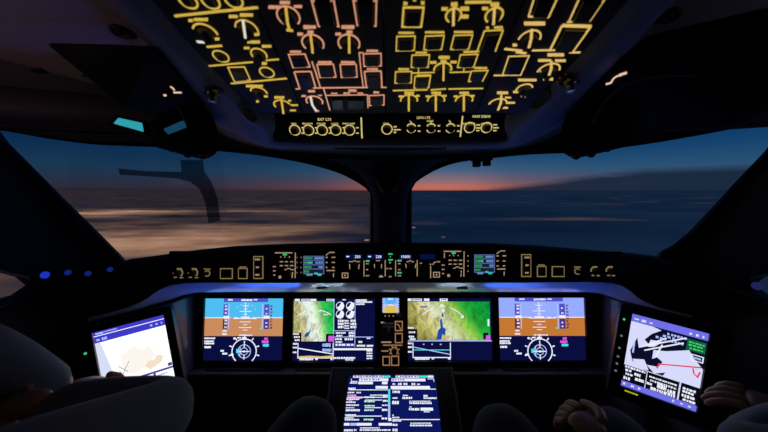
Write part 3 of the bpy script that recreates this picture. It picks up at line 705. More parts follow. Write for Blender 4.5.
def terrain(name, stops, sx, sz, dist):
    m = bpy.data.materials.new(name); m.use_nodes = True; nt = m.node_tree; nt.nodes.clear()
    tc = nt.nodes.new('ShaderNodeTexCoord'); sp = nt.nodes.new('ShaderNodeSeparateXYZ'); nt.links.new(tc.outputs['Generated'], sp.inputs[0])
    mp = nt.nodes.new('ShaderNodeMapping'); mp.inputs['Scale'].default_value = (sx, 1, sz); mp.inputs['Rotation'].default_value = (0, R(14), 0); nt.links.new(tc.outputs['Generated'], mp.inputs[0])
    n = nt.nodes.new('ShaderNodeTexNoise'); n.inputs['Scale'].default_value = 1; n.inputs['Detail'].default_value = 5; n.inputs['Roughness'].default_value = .65; n.inputs['Distortion'].default_value = .6; nt.links.new(mp.outputs[0], n.inputs['Vector'])
    x = math_node(nt, 'ADD', sp.outputs[0], math_node(nt, 'MULTIPLY', math_node(nt, 'SUBTRACT', sp.outputs[2], .5), dist))
    x = math_node(nt, 'ADD', x, math_node(nt, 'MULTIPLY', math_node(nt, 'SUBTRACT', n.outputs['Fac'], .5), .32))
    r = ramp(nt, stops, x)
    sh = ramp(nt, [(.3, (120, 115, 105)), (.47, (215, 215, 210)), (.58, (255, 255, 255)), (.7, (210, 205, 195))], n.outputs['Fac'])
    mx = nt.nodes.new('ShaderNodeMix'); mx.data_type = 'RGBA'; mx.blend_type = 'MULTIPLY'; mx.inputs[0].default_value = .9
    nt.links.new(r.outputs[0], mx.inputs[6]); nt.links.new(sh.outputs[0], mx.inputs[7])
    e = nt.nodes.new('ShaderNodeEmission'); o = nt.nodes.new('ShaderNodeOutputMaterial'); e.inputs[1].default_value = 1.1
    nt.links.new(mx.outputs[2], e.inputs[0]); nt.links.new(e.outputs[0], o.inputs[0]); return m
TER1 = terrain('terrain map left', [(0, (196, 190, 120)), (.22, (205, 200, 150)), (.38, (225, 240, 225)), (.55, (240, 248, 235)), (.68, (170, 225, 150)), (.8, (60, 205, 90)), (1, (30, 190, 80))], 8, 4, .25)
TER2 = terrain('terrain map right', [(0, (150, 140, 70)), (.18, (190, 185, 110)), (.32, (225, 215, 150)), (.42, (215, 225, 190)), (.55, (190, 205, 130)), (.68, (150, 205, 80)), (.8, (40, 180, 60)), (1, (15, 160, 60))], 11, 3, .35)
def flightplan(k, x0, x1, labx, y0=.70, y1=.975):
    """vertical profile strip below a map"""
    k.lines('profile_frame', WHT, [[(x0, y0+.02), (x0, y1-.02), (x1, y1-.02), (x1, y0+.02)]], .003)
    k.words('profile_scale', WHT, [(labx, labx+.05*1, y, .028) for y in (.73, .79, .865)]+[(x0+.02, x0+.16*(x1-x0)/.45+.04, y1+.002, .03), ((x0+x1)/2, (x0+x1)/2+.03, y1, .025), (x1-.03, x1, y1, .03)], 2, .016, .8)
# multi-function display left: map, engine gauges, messages
e, f, s = display(293, 298.4, 375, 360.5, 'display_unit', 'map and engine display with white round gauges, second from left in the panel')
k = Scr(f, s)
k.fill('terrain_map', TER1, [(0, .045, .5, .69)]); k.fill('map_header', WHT, [(.01, .005, .07, .04), (.09, .005, .19, .04), (.2, .005, .275, .04), (.4, .005, .5, .04)]); k.words('map_header_text', VIO, [(.1, .18, .022, .02), (.41, .48, .022, .02)], 2)
k.poly('lake', LKB, [[(.135, .60), (.17, .54), (.195, .545), (.2, .5), (.215, .52), (.185, .6), (.15, .63)]], 2)
k.arcs('range_arc', WHT, [(.26, .64, .105, 55, 80), (.26, .64, .105, 92, 130)], .003); k.words('waypoints', WHT, [(.19, .22, .17, .02), (.3, .34, .2, .02), (.37, .42, .26, .02)], 2)
k.fill('map_corner_box', BLK0, [(0, .55, .1, .69), (.4, .57, .5, .69)], 2); k.words('map_corner_text', WHT, [(0, .07, .57, .03), (.01, .08, .62, .03), (.02, .08, .67, .03)], 3); k.fill('magenta_box', MAG, [(.43, .6, .5, .69)], 3)
flightplan(k, .06, .49, .0)
k.poly('profile_ground', TAN, [[(.062, .93), (.2, .92), (.35, .93), (.488, .915), (.488, .955), (.062, .955)]], 2); k.lines('profile_path', WHT, [[(.062, .80), (.488, .89)]], .0035); k.words('profile_labels', PBL, [(.36, .46, .75, .06), (.36, .47, .83, .05)], 2); k.lines('dividers', PBL, [[(.495, .0), (.495, .99)], [(.755, .02), (.755, .78)], [(.5, .52), (.75, .52)], [(.5, .62), (.98, .62)]], .0022)
for gx, gy in ((.57, .12), (.695, .12), (.57, .255), (.695, .255)):
    k.poly('engine_gauge', WHT, [[(gx+.05*math.cos(R(t)), gy-.058*math.sin(R(t))) for t in range(-150, 76, 15)]+[(gx-.01, gy)]], 2); k.arcs('gauge_arc', WHT, [(gx, gy, .0145, 20, 330)], .0022)
k.fill('gauge_tips', WHT, [(.58, .07, .61, .1), (.71, .07, .745, .1), (.58, .205, .61, .24), (.71, .205, .75, .23)], 2)
k.words('engine_text', WHT, [(.6, .64, .02, .02)]+[(a_, a_+.07, y, .04) for a_ in (.545, .7) for y in (.36, .41, .46)]+[(.625, .685, y, .025) for y in (.36, .4, .44, .48)]+[(.52, .64, .555, .025), (.68, .75, .555, .04), (.53, .6, .6, .03), (.68, .75, .6, .03), (.51, .6, .655, .03), (.63, .73, .655, .035), (.52, .6, .7, .025)], 2, .022, .8)
k.fill('fuel_strip', VIO, [(.51, .72, .74, .77)], 1); k.words('fuel_text', WHT, [(.52, .74, .745, .035)], 2, .03, .6)
k.words('message_text', WHT, [(.765, .9, .025, .026), (.765, .97, .055, .026), (.765, .87, .09, .026), (.9, .95, .64, .02), (.8, .85, .7, .035), (.78, .88, .76, .03), (.9, .98, .76, .03)], 2, .02, .9)
k.fill('status_bar', WHT, [(.5, .80, .97, .83)], 2); k.words('status_rows', WHT, [(.9, .97, y, .025) for y in (.84, .88, .92, .96)]+[(.5, .7, .955, .03), (.64, .74, .985, .02), (.7, .76, .955, .03)], 2, .03, .85)
# multi-function display right: full-width map over a profile strip
e, f, s = display(408, 298, 490.6, 360, 'display_unit', 'wide green and tan terrain map display, third from left in the panel')
k = Scr(f, s)
k.fill('terrain_map', TER2, [(0, .055, .985, .68)]); k.fill('map_header', WHT, [(0, 0, .045, .045), (.055, 0, .17, .045), (.195, 0, .26, .045), (.385, 0, .48, .05)]); k.words('map_header_text', VIO, [(.06, .16, .022, .02), (.4, .47, .022, .02)], 2)
k.poly('lake', LKB, [[(.34, .67), (.36, .52), (.39, .48), (.385, .35), (.405, .33), (.42, .47), (.455, .5), (.44, .6), (.41, .58), (.4, .67)], [(.40, .3), (.42, .22), (.43, .3)]], 2)
k.arcs('range_arc', WHT, [(.41, .6, .105, 45, 72), (.41, .6, .105, 84, 96), (.41, .6, .105, 108, 135)], .003); k.words('waypoints', WHT, [(.39, .43, .12, .05), (.41, .44, .2, .06), (.64, .67, .3, .05), (.3, .34, .3, .02)], 2); k.words('dark_place_names', LKB, [(.15, .24, .14, .035)], 2)
k.fill('map_corner_box', BLK0, [(0, .5, .11, .68)], 2); k.words('map_corner_text', WHT, [(0, .07, .48, .03), (.01, .09, .55, .03), (.01, .08, .62, .03), (.02, .09, .66, .03)], 3); k.fill('magenta_box', MAG, [(.93, .6, .985, .68)], 3); k.fill('magenta_box_corner', BLK0, [(.9, .56, .96, .66)], 2); k.fill('scroll_mark', WHT, [(.955, .34, .975, .45)], 3)
flightplan(k, .06, .505, .0)
k.lines('profile_path', PBL, [[(.065, .79), (.5, .905)]], .003); k.lines('altitude_line', CYN, [[(.065, .835), (.5, .835)]], .0025); k.words('profile_dots', PBL, [(.18, .2, .745, .02), (.28, .3, .745, .02), (.38, .4, .745, .02)], 2); k.lines('divider', PBL, [[(0, .69), (1, .69)]], .003)

# ---- centre column: standby instrument and landing gear panel
def cpanel(name, label, cat, px0, py0, px1, py1):
    a = pv(px0, py1); b_ = pv(px1, py0); e = empty(name, IP.P((a[0]+b_[0])/2, a[1])); tag(e, label, cat)
    MB().rect(IP, a[0], a[1], b_[0], b_[1], -.004, .004, .004).build('panel_plate', PANEL, e, bevel=.001); return e
e = cpanel('standby_instrument', 'small standby flight display, blue over yellow, in the middle of the panel', 'instrument', 380.2, 295.6, 403.2, 318.2)
H4 = .004
def ir(m, x0, y0, x1, y1, h=.005): pprect(m, IP, x0, y0, x1, y1, H4, h)
m = MB(); ir(m, 383, 297.6, 398.4, 304.8); m.build('screen_sky', glow('standby sky', (85, 175, 250)), e)
m = MB(); ir(m, 383, 304.8, 398.4, 312.4); m.build('screen_ground', glow('standby ground', (222, 190, 90)), e)
m = MB()
for y in (299, 301.5, 304, 306.5, 309, 311):
    ir(m, 382.4, y-.7, 385.2, y+.7, .006); ir(m, 396, y-.7, 399, y+.7, .006)
ir(m, 385.2, 303, 387, 306, .006); ir(m, 394.3, 303, 396, 306, .006); m.build('tape_digits', PBL, e)
m = MB(); m.stroke(IP, [pv(388, 304.5), pv(393.5, 304.5)], .004, H4, .006); dash(m, IP, 388, 393, 298.7, 1.6, H4, .006, conv=pv); m.build('aircraft_symbol', WHT, e)
for x in (385.2, 389.2, 393.2):
    b1 = MB().cyl(IP, pv(x, 315.2), .005, .0045, H4, .008, 14).build('push_button', KNOB, e)
    MB().cyl(IP, pv(x, 315.2), .0022, .002, .008, .0086, 10).build('button_light', LPK, b1)
b1 = MB().cyl(IP, pv(399, 314), .0085, .0075, H4, .014, 20, .05).build('rotary_knob', plastic('pale knob', (150, 165, 150), .5), e)
e = cpanel('landing_gear_panel', 'landing gear lever and brake panel in the middle of the panel under the standby display', 'control panel', 380.2, 319.2, 403.2, 367)
LEV = plastic('grey gear lever', (120, 122, 140), .45)
m = MB(); ir(m, 386.8, 322, 390.2, 334, .006); m.build('lever_slot', BLK, e)
m = MB(); ir(m, 387.4, 323, 389.8, 329.5, .02); lv = m.build('gear_lever', LEV, e, bevel=.002)
m = MB(); fw = Fr(IP.P(pv(383.3, 322.6)[0], pv(383.3, 322.6)[1], .024), IP.n, IP.v); fw2 = Fr(fw.o, -IP.n, IP.v) ; m.cyl(Fr(fw.o, IP.v, IP.n), (0, 0), .008, .008, 0, .042, 18); m.build('wheel_knob', LEV, lv, smooth=True)
def ibtn(x0, y0, x1, y1, cap=KNOB, col=LTN):
    m = MB(); ir(m, x0+.8, y0+.8, x1-.8, y1-.8, .008); b1 = m.build('push_button', cap, e, bevel=.001)
    m = MB(); k_ = IP.k(x0, y0); m.stroke(IP, [pv(x0, y0), pv(x1, y0), pv(x1, y1), pv(x0, y1)], 1.0*k_, H4, .006, True); m.build('lit_frame', col, b1); return b1
b1 = ibtn(395.3, 321, 402.2, 330); m = MB(); m.stroke(IP, [pv(396.5, 323), pv(398.5, 324), pv(400.8, 328.8)], .0035, H4, .0095); m.build('legend_mark', LTN, b1)
ibtn(395.3, 333, 402.2, 342)
RBN = plastic('dark red button', (90, 30, 22), .5)
ibtn(383, 356, 389.6, 364.5, RBN); ibtn(391.5, 355.6, 398.6, 364.5, RBN)
m = MB(); dash(m, IP, 380.9, 384.2, 322, 1.6, H4, .006, conv=pv); dash(m, IP, 381.3, 391.4, 341.6, 1.3, H4, .006, conv=pv, gap=.1); m.build('legend_marks', LFC, e)
m = MB(); k_ = IP.k(390, 345); m.stroke(IP, [pv(383, 344.6), pv(402.4, 344.6)], .9*k_, H4, .006); m.build('legend_bar', LTN, e)
c = pv(394.2, 350.4); kb = MB().cyl(IP, c, .0115, .010, H4, .016, 22, .05).build('rotary_knob', KNOB, e)
m = MB().stroke(IP, arc(c, 3.5*k_, -60, 245, 20), .9*k_, H4, .006)
for t in range(-30, 211, 48): m.stroke(IP, [(c[0]+r*k_*math.cos(R(t)), c[1]+r*k_*math.sin(R(t))) for r in (4.2, 5.6)], .9*k_, H4, .006)
dash(m, IP, 381.3, 388.5, 350.4, 1.2, H4, .006, conv=pv, gap=.1); m.build('dial_arc', LTN, kb)

# ================================================================== pedestal with its display
PD = para([(349, 376), (434.8, 376), (443.6, 455), (340.2, 455)], .98)
e = empty('centre_pedestal', (0, .9, 0)); tag(e, 'black centre pedestal rising to the instrument panel between the pilots', 'pedestal')
hw = .222; cxp = PD.P(PD.w/2, 0).x
rings = []
for b in (.035, -.05, -.15, -.25, -.34):
    p = PD.P(PD.w/2, b, -.006)
    rings.append([Vector((cxp-hw, p.y, p.z)), Vector((cxp+hw, p.y, p.z)), Vector((cxp+hw, p.y+.0, .02)), Vector((cxp-hw, p.y, .02))])
rings.append([Vector((q.x, .25, min(q.z, rings[-1][0].z-.04))) for q in rings[-1]])
MB().loft(rings).build('pedestal_body', BLKG, e, bevel=.006)
RAIL = plastic('satin rail', (60, 60, 68), .35)
for sgn in (-1, 1):
    m = MB()
    pth = [PD.P(PD.w/2+sgn*(hw-.006), b, .0) for b in (.03, -.1, -.2, -.33)]; m.tube(pth, .006, 8); m.build('edge_rail', RAIL, e, smooth=True)

e = empty('display_unit', PD.P(PD.w/2, -PD.h)); tag(e, 'flight plan display full of white text on blue, on the centre pedestal', 'display')
out = rrect(-.022, -PD.h-.022, PD.w+.022, .022, .012); inn = rrect(-.001, -PD.h-.001, PD.w+.001, .001, .001)
MB().plate_hole([PD.P(x, y, -.002) for x, y in out], [[PD.P(x, y, -.002) for x, y in inn]], PD.n*.010).build('bezel', BEZEL, e, bevel=.002)
s = MB().rect(PD, 0, -PD.h, PD.w, 0, -.004, 0).build('screen', glow('fms navy', (12, 22, 92)), e); k = Scr(PD, s)
yy = lambda py: (lambda a: -a[1]/PD.h)(PD.uv(391, py))
xx = lambda px, py: PD.uv(px, py)[0]/PD.w
zx = lambda X_: 320+X_/5.486
def zr(x0, y0, x1, y1):          # rectangle measured on the enlarged photograph
    p0, p1 = 360+y0/5.486, 360+y1/5.486; pm = (p0+p1)/2
    return (xx(zx(x0), pm), yy(p0), xx(zx(x1), pm), yy(p1))
k.fill('tab_row', WHT, [zr(182, 84, 225, 97), zr(228, 84, 290, 97), zr(293, 84, 350, 97), zr(415, 85, 470, 97), zr(473, 85, 545, 97), zr(590, 86, 622, 97), zr(215, 101, 375, 116), zr(392, 102, 578, 117), zr(172, 117, 182, 121), zr(210, 119, 290, 133), zr(340, 119, 370, 133), zr(305, 143, 372, 158), zr(388, 143, 603, 158)], 2)
k.each('fill', 'active_tab', CYN, [zr(352, 84, 386, 97), zr(548, 85, 588, 97)], 2); k.words('tab_text', VIO, [(a_, b2, (c_+d_)/2, .02) for a_, c_, b2, d_ in [zr(188, 84, 345, 97), zr(420, 85, 540, 97), zr(225, 101, 330, 116), zr(395, 102, 470, 117)]], 3, .02, .4)
k.lines('box_outline', WHT, [[(zr(x, y, x, y)[0], zr(x, y, x, y)[1]) for x, y in pts] for pts in ([(172, 103), (172, 118), (205, 118)], [(590, 104), (623, 104), (625, 120)], [(160, 164), (372, 164)], [(392, 160), (636, 160)], [(150, 205), (372, 205)], [(142, 308), (340, 308)], [(398, 327), (657, 327)], [(248, 220), (340, 220)], [(246, 262), (338, 262)])], .002)
def ztxt(rows, nm, mat, unit=.018, dens=.8, lv=2):
    k.words(nm, mat, [((r_ := zr(*q))[0], r_[2], (r_[1]+r_[3])/2, r_[3]-r_[1]) for q in rows], lv, unit, dens)
ztxt([(165, 122, 205, 130), (398, 128, 412, 136), (428, 126, 448, 138), (458, 126, 482, 138), (502, 126, 522, 138), (533, 130, 548, 137), (156, 152, 195, 164), (152, 175, 188, 183), (200, 175, 225, 183), (275, 190, 372, 196), (345, 196, 372, 206), (345, 218, 372, 230), (340, 245, 372, 252), (340, 268, 370, 280), (338, 316, 368, 326), (146, 212, 215, 220), (144, 228, 195, 236), (144, 244, 215, 252), (142, 260, 188, 265), (142, 270, 218, 282), (138, 298, 200, 305), (136, 314, 185, 322), (136, 324, 215, 332), (398, 168, 440, 182), (398, 205, 425, 213), (455, 192, 482, 198), (452, 202, 505, 214), (568, 192, 590, 202), (568, 205, 640, 214), (396, 224, 432, 243), (490, 224, 610, 229), (490, 232, 612, 242), (490, 256, 505, 260), (488, 264, 545, 277), (570, 280, 602, 288), (396, 300, 405, 306), (396, 312, 435, 320), (398, 330, 445, 338), (398, 350, 425, 362), (496, 344, 612, 350), (494, 354, 618, 364), (398, 376, 425, 392), (220, 370, 330, 376), (218, 380, 390, 389), (132, 380, 180, 392), (186, 380, 200, 390)], 'page_text', WHT)
ztxt([(152, 190, 200, 198), (148, 200, 232, 212), (158, 222, 180, 228)], 'page_text_magenta', glow('pale magenta text', (225, 170, 240))); ztxt([(245, 200, 300, 209), (243, 223, 300, 232), (245, 247, 300, 256), (243, 271, 295, 280), (240, 322, 295, 332)], 'page_text_green', glow('pale green text', (190, 240, 220)))
k.fill('scroll_bar', PBL, [zr(374, 160, 385, 320)], 1); k.fill('scroll_thumb', CYN, [zr(374, 165, 385, 235)], 2); k.each('fill', 'soft_key', WHT, [zr(132, 346, 162, 360), zr(200, 346, 283, 360), zr(322, 346, 395, 360), zr(374, 318, 392, 334), zr(552, 262, 620, 278)], 2); k.fill('soft_key_violet', PBL, [zr(166, 346, 198, 360)], 2)

# ================================================================== tablets on their brackets
def tablet(o_, u_, v_, w_, h_, label, left):
    f = Fr(o_, u_, v_); f.w = w_; f.h = h_; e = empty('tablet_computer', f.P(f.w/2, -f.h-.03)); tag(e, label, 'tablet')
    bl, br, bt, bb = (.055, .022, .022, .03) if left else (.030, .042, .024, .035)
    out = rrect(-bl, -f.h-bb, f.w+br, bt, .012); inn = rrect(-.001, -f.h-.001, f.w+.001, .001, .001)
    z = MB(); z.plate_hole([f.P(x, y, -.02) for x, y in out], [[f.P(x, y, -.02) for x, y in inn]], f.n*.026); z.build('bezel', BEZEL, e, bevel=.002)
    z = MB().prism(f, [(x*.995, y*.995) for x, y in out], -.03, -.018); z.build('back_shell', BLK, e, bevel=.004)
    return e, f, MB().rect(f, 0, -f.h, f.w, 0, -.004, 0).build('screen', glow('page white', (255, 253, 250), 1.15) if left else glow('chart black', (12, 14, 40)), e)
e, f, s = tablet((-.8077, .8154, .992), (.9125, .3797, .1521), (-.1475, -.0412, .9882), .1606, .1992, 'tablet showing a bright white chart page, mounted left of the instrument panel', True); TL, TLF = e, f
k = Scr(f, s)
k.fill('title_bar', glow('indigo bar', (62, 58, 200)), [(0, 0, 1, .055), (0, .065, 1, .155)]); k.words('title_text', PBL, [(.03, .14, .028, .03), (.15, .32, .025, .015), (.03, .07, .115, .03), (.1, .17, .115, .04), (.78, .81, .11, .03), (.86, .89, .11, .03), (.94, .96, .11, .03)], 2)
k.poly('pale_terrain', glow('pale tint', (253, 246, 238)), [[(.3, .4), (.5, .34), (.6, .42), (.72, .38), (.78, .55), (.62, .66), (.45, .72), (.3, .66)]]); k.poly('tan_terrain', glow('tan tint', (244, 226, 200)), [[(.6, .66), (.66, .6), (.74, .61), (.8, .55), (.88, .58), (.86, .66), (.76, .7), (.66, .73)]], 2); k.poly('pink_terrain', glow('pink tint', (236, 222, 234)), [[(.2, .72), (.27, .66), (.3, .78), (.24, .84)]], 2)
k.lines('chart_lines', glow('grey tint', (165, 160, 190)), [[(.24, .55), (.36, .66)], [(.28, .68), (.4, .52)], [(.25, .62), (.31, .74)]], .0016)
k.poly('page_margin', glow('page margin', (215, 222, 245)), [[(0, .16), (.07, .16), (.2, .8), (.22, 1), (0, 1)]]); k.fill('tool_line', glow('slate line', (62, 62, 150)), [(.18, .775, 1, .80), (.70, .79, .73, .92)], 3); k.fill('tool_icon', glow('slate icon', (70, 75, 120)), [(.93, .715, .99, .76)], 3); k.words('notes', glow('blue grey', (150, 160, 200)), [(.35, .65, .86, .02), (.76, .9, .85, .02)], 2, .03, .8)  # pale blue wedge down the left side of the page
for v_, c_ in ((.76, LGR), (.54, METAL)):
    z = MB().cyl(f, (-.020, -f.h*(1-v_)), .0035, .003, .006, .008, 12); z.build('status_light' if c_ is LGR else 'side_key', c_, e)
e, f, s = tablet((.7075, .8755, 1.0196), (.8743, -.4658, -.1369), (.1424, -.0236, .9895), .1634, .214, 'tablet showing a dark airport chart with white land shapes, mounted right of the instrument panel', False); TR, TRF = e, f
k = Scr(f, s)
LAND = glow('chart land', (215, 218, 252)); CB = glow('periwinkle bar', (112, 112, 232))
k.fill('title_bar', CB, [(0, 0, 1, .095)]); k.fill('bottom_bar', CB, [(0, .925, 1, 1)]); k.words('title_text', WHT, [(.04, .1, .06, .02), (.14, .2, .06, .035), (.25, .29, .06, .02), (.77, .8, .06, .03), (.85, .88, .06, .03), (.93, .95, .06, .03)], 2)
k.poly('land_shapes', LAND, [[(0, .1), (.3, .1), (.42, .12), (.3, .2), (.22, .3), (.28, .34), (.16, .42), (.12, .3), (.05, .5), (.1, .62), (0, .66)], [(.36, .4), (.52, .37), (.72, .30), (.8, .27), (.88, .36), (1, .46), (1, .76), (.82, .76), (.52, .72), (.56, .64), (.42, .7), (.3, .62), (.46, .6), (.5, .52), (.42, .48), (.36, .52)], [(.1, .6), (.26, .56), (.34, .68), (.18, .71)], [(.3, .28), (.46, .26), (.36, .36), (.28, .38)], [(0, .62), (.1, .62), (.2, .7), (0, .7)]])
k.lines('runways', WHT, [[(.16, .42), (.74, .13)], [(.2, .4), (.5, .2)], [(.24, .44), (.72, .2)], [(.46, .3), (.4, .48)]], .003); k.words('taxiway_labels', PBL, [(.5, .75, .14, .03), (.45, .6, .18, .03), (.55, .72, .22, .03), (.36, .5, .22, .03), (.08, .12, .45, .15)], 2, .03, .5)
k.fill('green_frequency_box', glow('deep green', (16, 96, 62)), [(.76, .13, .99, .27)], 2); k.words('green_text', GRN, [(.78, .97, .165, .02), (.78, .95, .2, .02), (.8, .97, .24, .02)], 3, .03, .7); k.lines('outline_box', WHT, [[(.84, .31), (.98, .31), (.98, .38), (.84, .38), (.84, .31)]], .002, 3); k.words('box_text', PBL, [(.86, .96, .345, .025)], 3)
k.lines('red_lines', glow('chart red', (225, 60, 80)), [[(.45, .56), (.98, .44)], [(.88, .48), (.9, .54), (.95, .57), (.97, .5)], [(.44, .62), (.46, .56)]], .003, 3)
k.fill('table_background', BLK0, [(0, .70, 1, .925)], 2); k.words('table_text', WHT, [(.02, .3, .725, .03), (.03, .12, .77, .03), (.04, .14, .82, .03), (.02, .12, .88, .04), (.16, .26, .79, .04), (.18, .3, .85, .04), (.36, .72, .755, .02), (.38, .72, .80, .025), (.34, .42, .85, .03), (.48, .6, .84, .06), (.62, .72, .86, .05), (.4, .72, .90, .04), (.8, .97, .76, .03), (.8, .95, .8, .03), (.8, .97, .85, .04), (.82, .98, .9, .03)], 4, .025, .65); k.fill('table_divider', LAND, [(.75, .7, .77, .925), (.32, .7, .33, .925), (0, .695, .74, .703)], 3); k.words('bottom_icons', WHT, [(.03, .06, .96, .03), (.14, .18, .96, .03), (.24, .27, .96, .03), (.7, .72, .965, .03), (.8, .83, .965, .02), (.9, .93, .965, .02)], 2)
m = MB(); x = .06
while x < .25*1: 
    ww = random.uniform(.012, .03); m.srect(f, x, 1.03, x+ww, 1.05, .006, .0065); x += ww+.008
m.build('yellow_label', glow('yellow label', (190, 190, 30)), e)
for i, v_ in enumerate((.1, .33, .5, .62, .72, .82)):
    z = MB().cyl(f, (-.018, -f.h*v_), .0032, .003, .006, .0075, 12); z.build('status_light' if i == 0 else 'side_key', LGR if i == 0 else glow('key legend', (120, 125, 140), .7), e)
# ================================================================== overhead panel modules
ov = lambda px, py, h=0: OV.uv(px, py, h)
def ovmod(label, u0, u1, v0=0.002, v1=.46):
    e = empty('overhead_control_panel', OV.P((u0+u1)/2, v0)); tag(e, label, 'control panel')
    MB().rect(OV, u0, v0, u1, v1, -.02, 0, .004).build('panel_plate', PANEL, e, bevel=.001); return e
cu = OV.P(0, 0).x
OL = ovmod('overhead panel module with yellow legends at the left edge of the overhead', -.317-cu, -.1795)
OP = ovmod('overhead electrical module with peach pink legends, left of the centre seam', -.1775, -.0065)
OC = ovmod('overhead module with yellow-green legends, right of the centre seam', -.0045, .184)
OR = ovmod('overhead module with straw coloured legends at the right edge of the overhead', .186, .317-cu)
WS = .74      # legend stroke thinning
def leg(e, mat, bars=(), words=(), nm='legend_marks'):
    m = MB()
    for b in bars:
        k = ov_k((b[0]+b[2])/2, (b[1]+b[3])/2); m.stroke(OV, [ov(b[0], b[1]), ov(b[2], b[3])], (b[4] if len(b) > 4 else 1.8)*k*WS, .0005, .0015)
    for w_ in words: dash(m, OV, w_[0], w_[1], w_[2], (w_[3] if len(w_) > 3 else 2.0)*.88, .0005, .0015, conv=lambda a, b: ov(a, b), gap=.25, wl=(1.2, 3))
    return m.build(nm, mat, e)
ov_k = lambda x, y: OV.P(*ov(x, y)).y/F
def oknob(e, mat, px, py, r, a0=-30, a1=210, stem=None, sw=2.4, word=None, blobs=(), smat=None, aw=2.0, full=False, body=True):
    """rotary selector: dark body, lit arc on the panel, lit pointer across the cap"""
    c = ov(px, py); k = ov_k(px, py); rr = r*k; h = .013
    if body:
        b = MB().cyl(OV, c, rr*.72, rr*.66, .0005, h*.6, 24, .04)
        b.rect(Fr(OV.P(c[0], c[1]), OV.u, OV.v), -rr*.17, -rr*.66, rr*.17, rr*.66, h*.6, h)
        kb = b.build('rotary_knob', KNOB, e)
    else: kb = MB().cyl(OV, c, rr*.6, rr*.5, .0005, .006, 20).build('rotary_knob', KNOB, e)
    m = MB()
    if full: m.stroke(OV, arc(c, rr, 0, 360, 24)[:-1], aw*k*WS, .0005, .0015, True)
    else: m.stroke(OV, arc(c, rr, a0, a1, 18), aw*k*WS, .0005, .0015)
    if word: dash(m, OV, word[0], word[1], word[2], (word[3] if len(word) > 3 else 2.4)*.88, .0005, .0015, conv=lambda a, b: ov(a, b), gap=.2, wl=(1.6, 4))
    for bl in blobs: dash(m, OV, bl[0], bl[1], bl[2], (bl[3] if len(bl) > 3 else 2.2)*.88, .0005, .0015, conv=lambda a, b: ov(a, b), gap=.2, wl=(2, 5))
    m.build('dial_arc', mat, kb)
    if stem:
        m = MB(); pts = [ov(x, y, h) for x, y in stem]; m.stroke(OV, pts, sw*k*.85, h, h+.0012); m.build('pointer_line', smat or mat, kb)
def okey(e, mat, c4, word=None, closed=True, wd=1.6, cap=True):
    """square push button with a lit outline; corners TL TR BR BL in the photograph"""
    k = ov_k(c4[0][0], c4[0][1]); p = [ov(*q) for q in c4]
    cx = sum(q[0] for q in p)/4; cy = sum(q[1] for q in p)/4
    kb = MB().prism(OV, [(cx+(q[0]-cx)*.74, cy+(q[1]-cy)*.74) for q in p], .0004, .006).build('push_button', BLKG, e, bevel=.0012)
    m = MB()
    if closed: m.stroke(OV, p, wd*k*WS, .0005, .0015, True)
    else:
        for s_ in closed_parts(closed): m.stroke(OV, [p[i] for i in s_], wd*k*WS, .0005, .0015)
    if word: dash(m, OV, word[0], word[1], word[2], 2, .0005, .0015, conv=lambda a, b: ov(a, b), gap=.2, wl=(1.5, 3.2))
    m.build('lit_frame', mat, kb)
def obracket(e, mat, l0, l1, r0, r1, top=None, wd=1.8, feet=()):
    """guarded switch: lit lines either side, dark cover between"""
    k = ov_k(*l1); a, b, c, d = ov(*l0), ov(*l1), ov(*r1), ov(*r0)
    cx = (a[0]+b[0]+c[0]+d[0])/4; cy = (a[1]+b[1]+c[1]+d[1])/4
    kb = MB().prism(OV, [(cx+(q[0]-cx)*.72, cy+(q[1]-cy)*.8) for q in (a, b, c, d)], .0004, .008).build('guarded_switch', BLKG, e, bevel=.0015)
    m = MB(); m.stroke(OV, [a, b], wd*k*WS, .0005, .0015); m.stroke(OV, [d, c], wd*k*WS, .0005, .0015)
    if top: m.stroke(OV, [a, d], top*k*WS, .0005, .0015)
    for q in feet: m.stroke(OV, [ov(*q[:2]), ov(*q[2:4])], wd*k*WS, .0005, .0015)
    m.build('lit_frame', mat, kb)
# --- left module
for x, y in ((188, .2), (210.5, .6), (233.6, -.6)): oknob(OL, LAM, x, y, 8.4, full=True, aw=2.4, body=False)
oknob(OL, LAM, 206, 33, 11, -8, 150, None, word=(194, 208, 19, 3.6), blobs=((188.5, 193, 20, 3.4), (215, 219.5, 38.5, 3)), aw=2.4)
oknob(OL, LAM, 247, 29, 10.5, -25, 165, ((243, 20), (245.5, 38)), 2.6, word=(229, 238, 16, 3.4), blobs=((240, 253, 14.5, 3.6), (254.5, 259.5, 34, 3)), smat=LWH)
oknob(OL, LAM, 221, 56, 7.2, full=True, aw=1.8, body=False)
oknob(OL, LAM, 259, 54, 7.4, -35, 215, None, word=(247.5, 260, 41.5, 3.4), blobs=((244, 249.5, 47.5, 2.8), (262, 271.5, 45.8, 2.8), (262, 267, 63, 3)))
oknob(OL, LAM, 267, 72, 6.8, full=True, aw=1.8, body=False)
okey(OL, LAM, ((228, 67), (244.5, 66.5), (250.5, 79.5), (234.5, 81)))
oknob(OL, LAM, 259, 92, 7.6, -15, 165, None, word=(246, 263, 85.6, 3), blobs=((264, 268, 96, 2.2), (256.2, 259, 101, 2.6)))
oknob(OL, LAM, 282.5, 105, 8, 10, 200, ((281.2, 98), (283.5, 113.6)), 2.2, word=(274.3, 284.3, 97, 2.8), blobs=((288, 291.4, 100.3, 2), (291, 298, 104.8, 2), (290, 296, 110, 2)))
leg(OL, LAM, ((175, 15.6, 213, 11.5, 3.2), (213, 11.5, 258, 7, 3.2)), nm='legend_bar'); leg(OL, LAM, ((209, 65.6, 253, 61.6, 2.2), (266, 60, 279, 58.8, 2.2)), nm='legend_bar'); leg(OL, LAM, ((231, 83.2, 287, 78, 2.4),), nm='legend_bar')
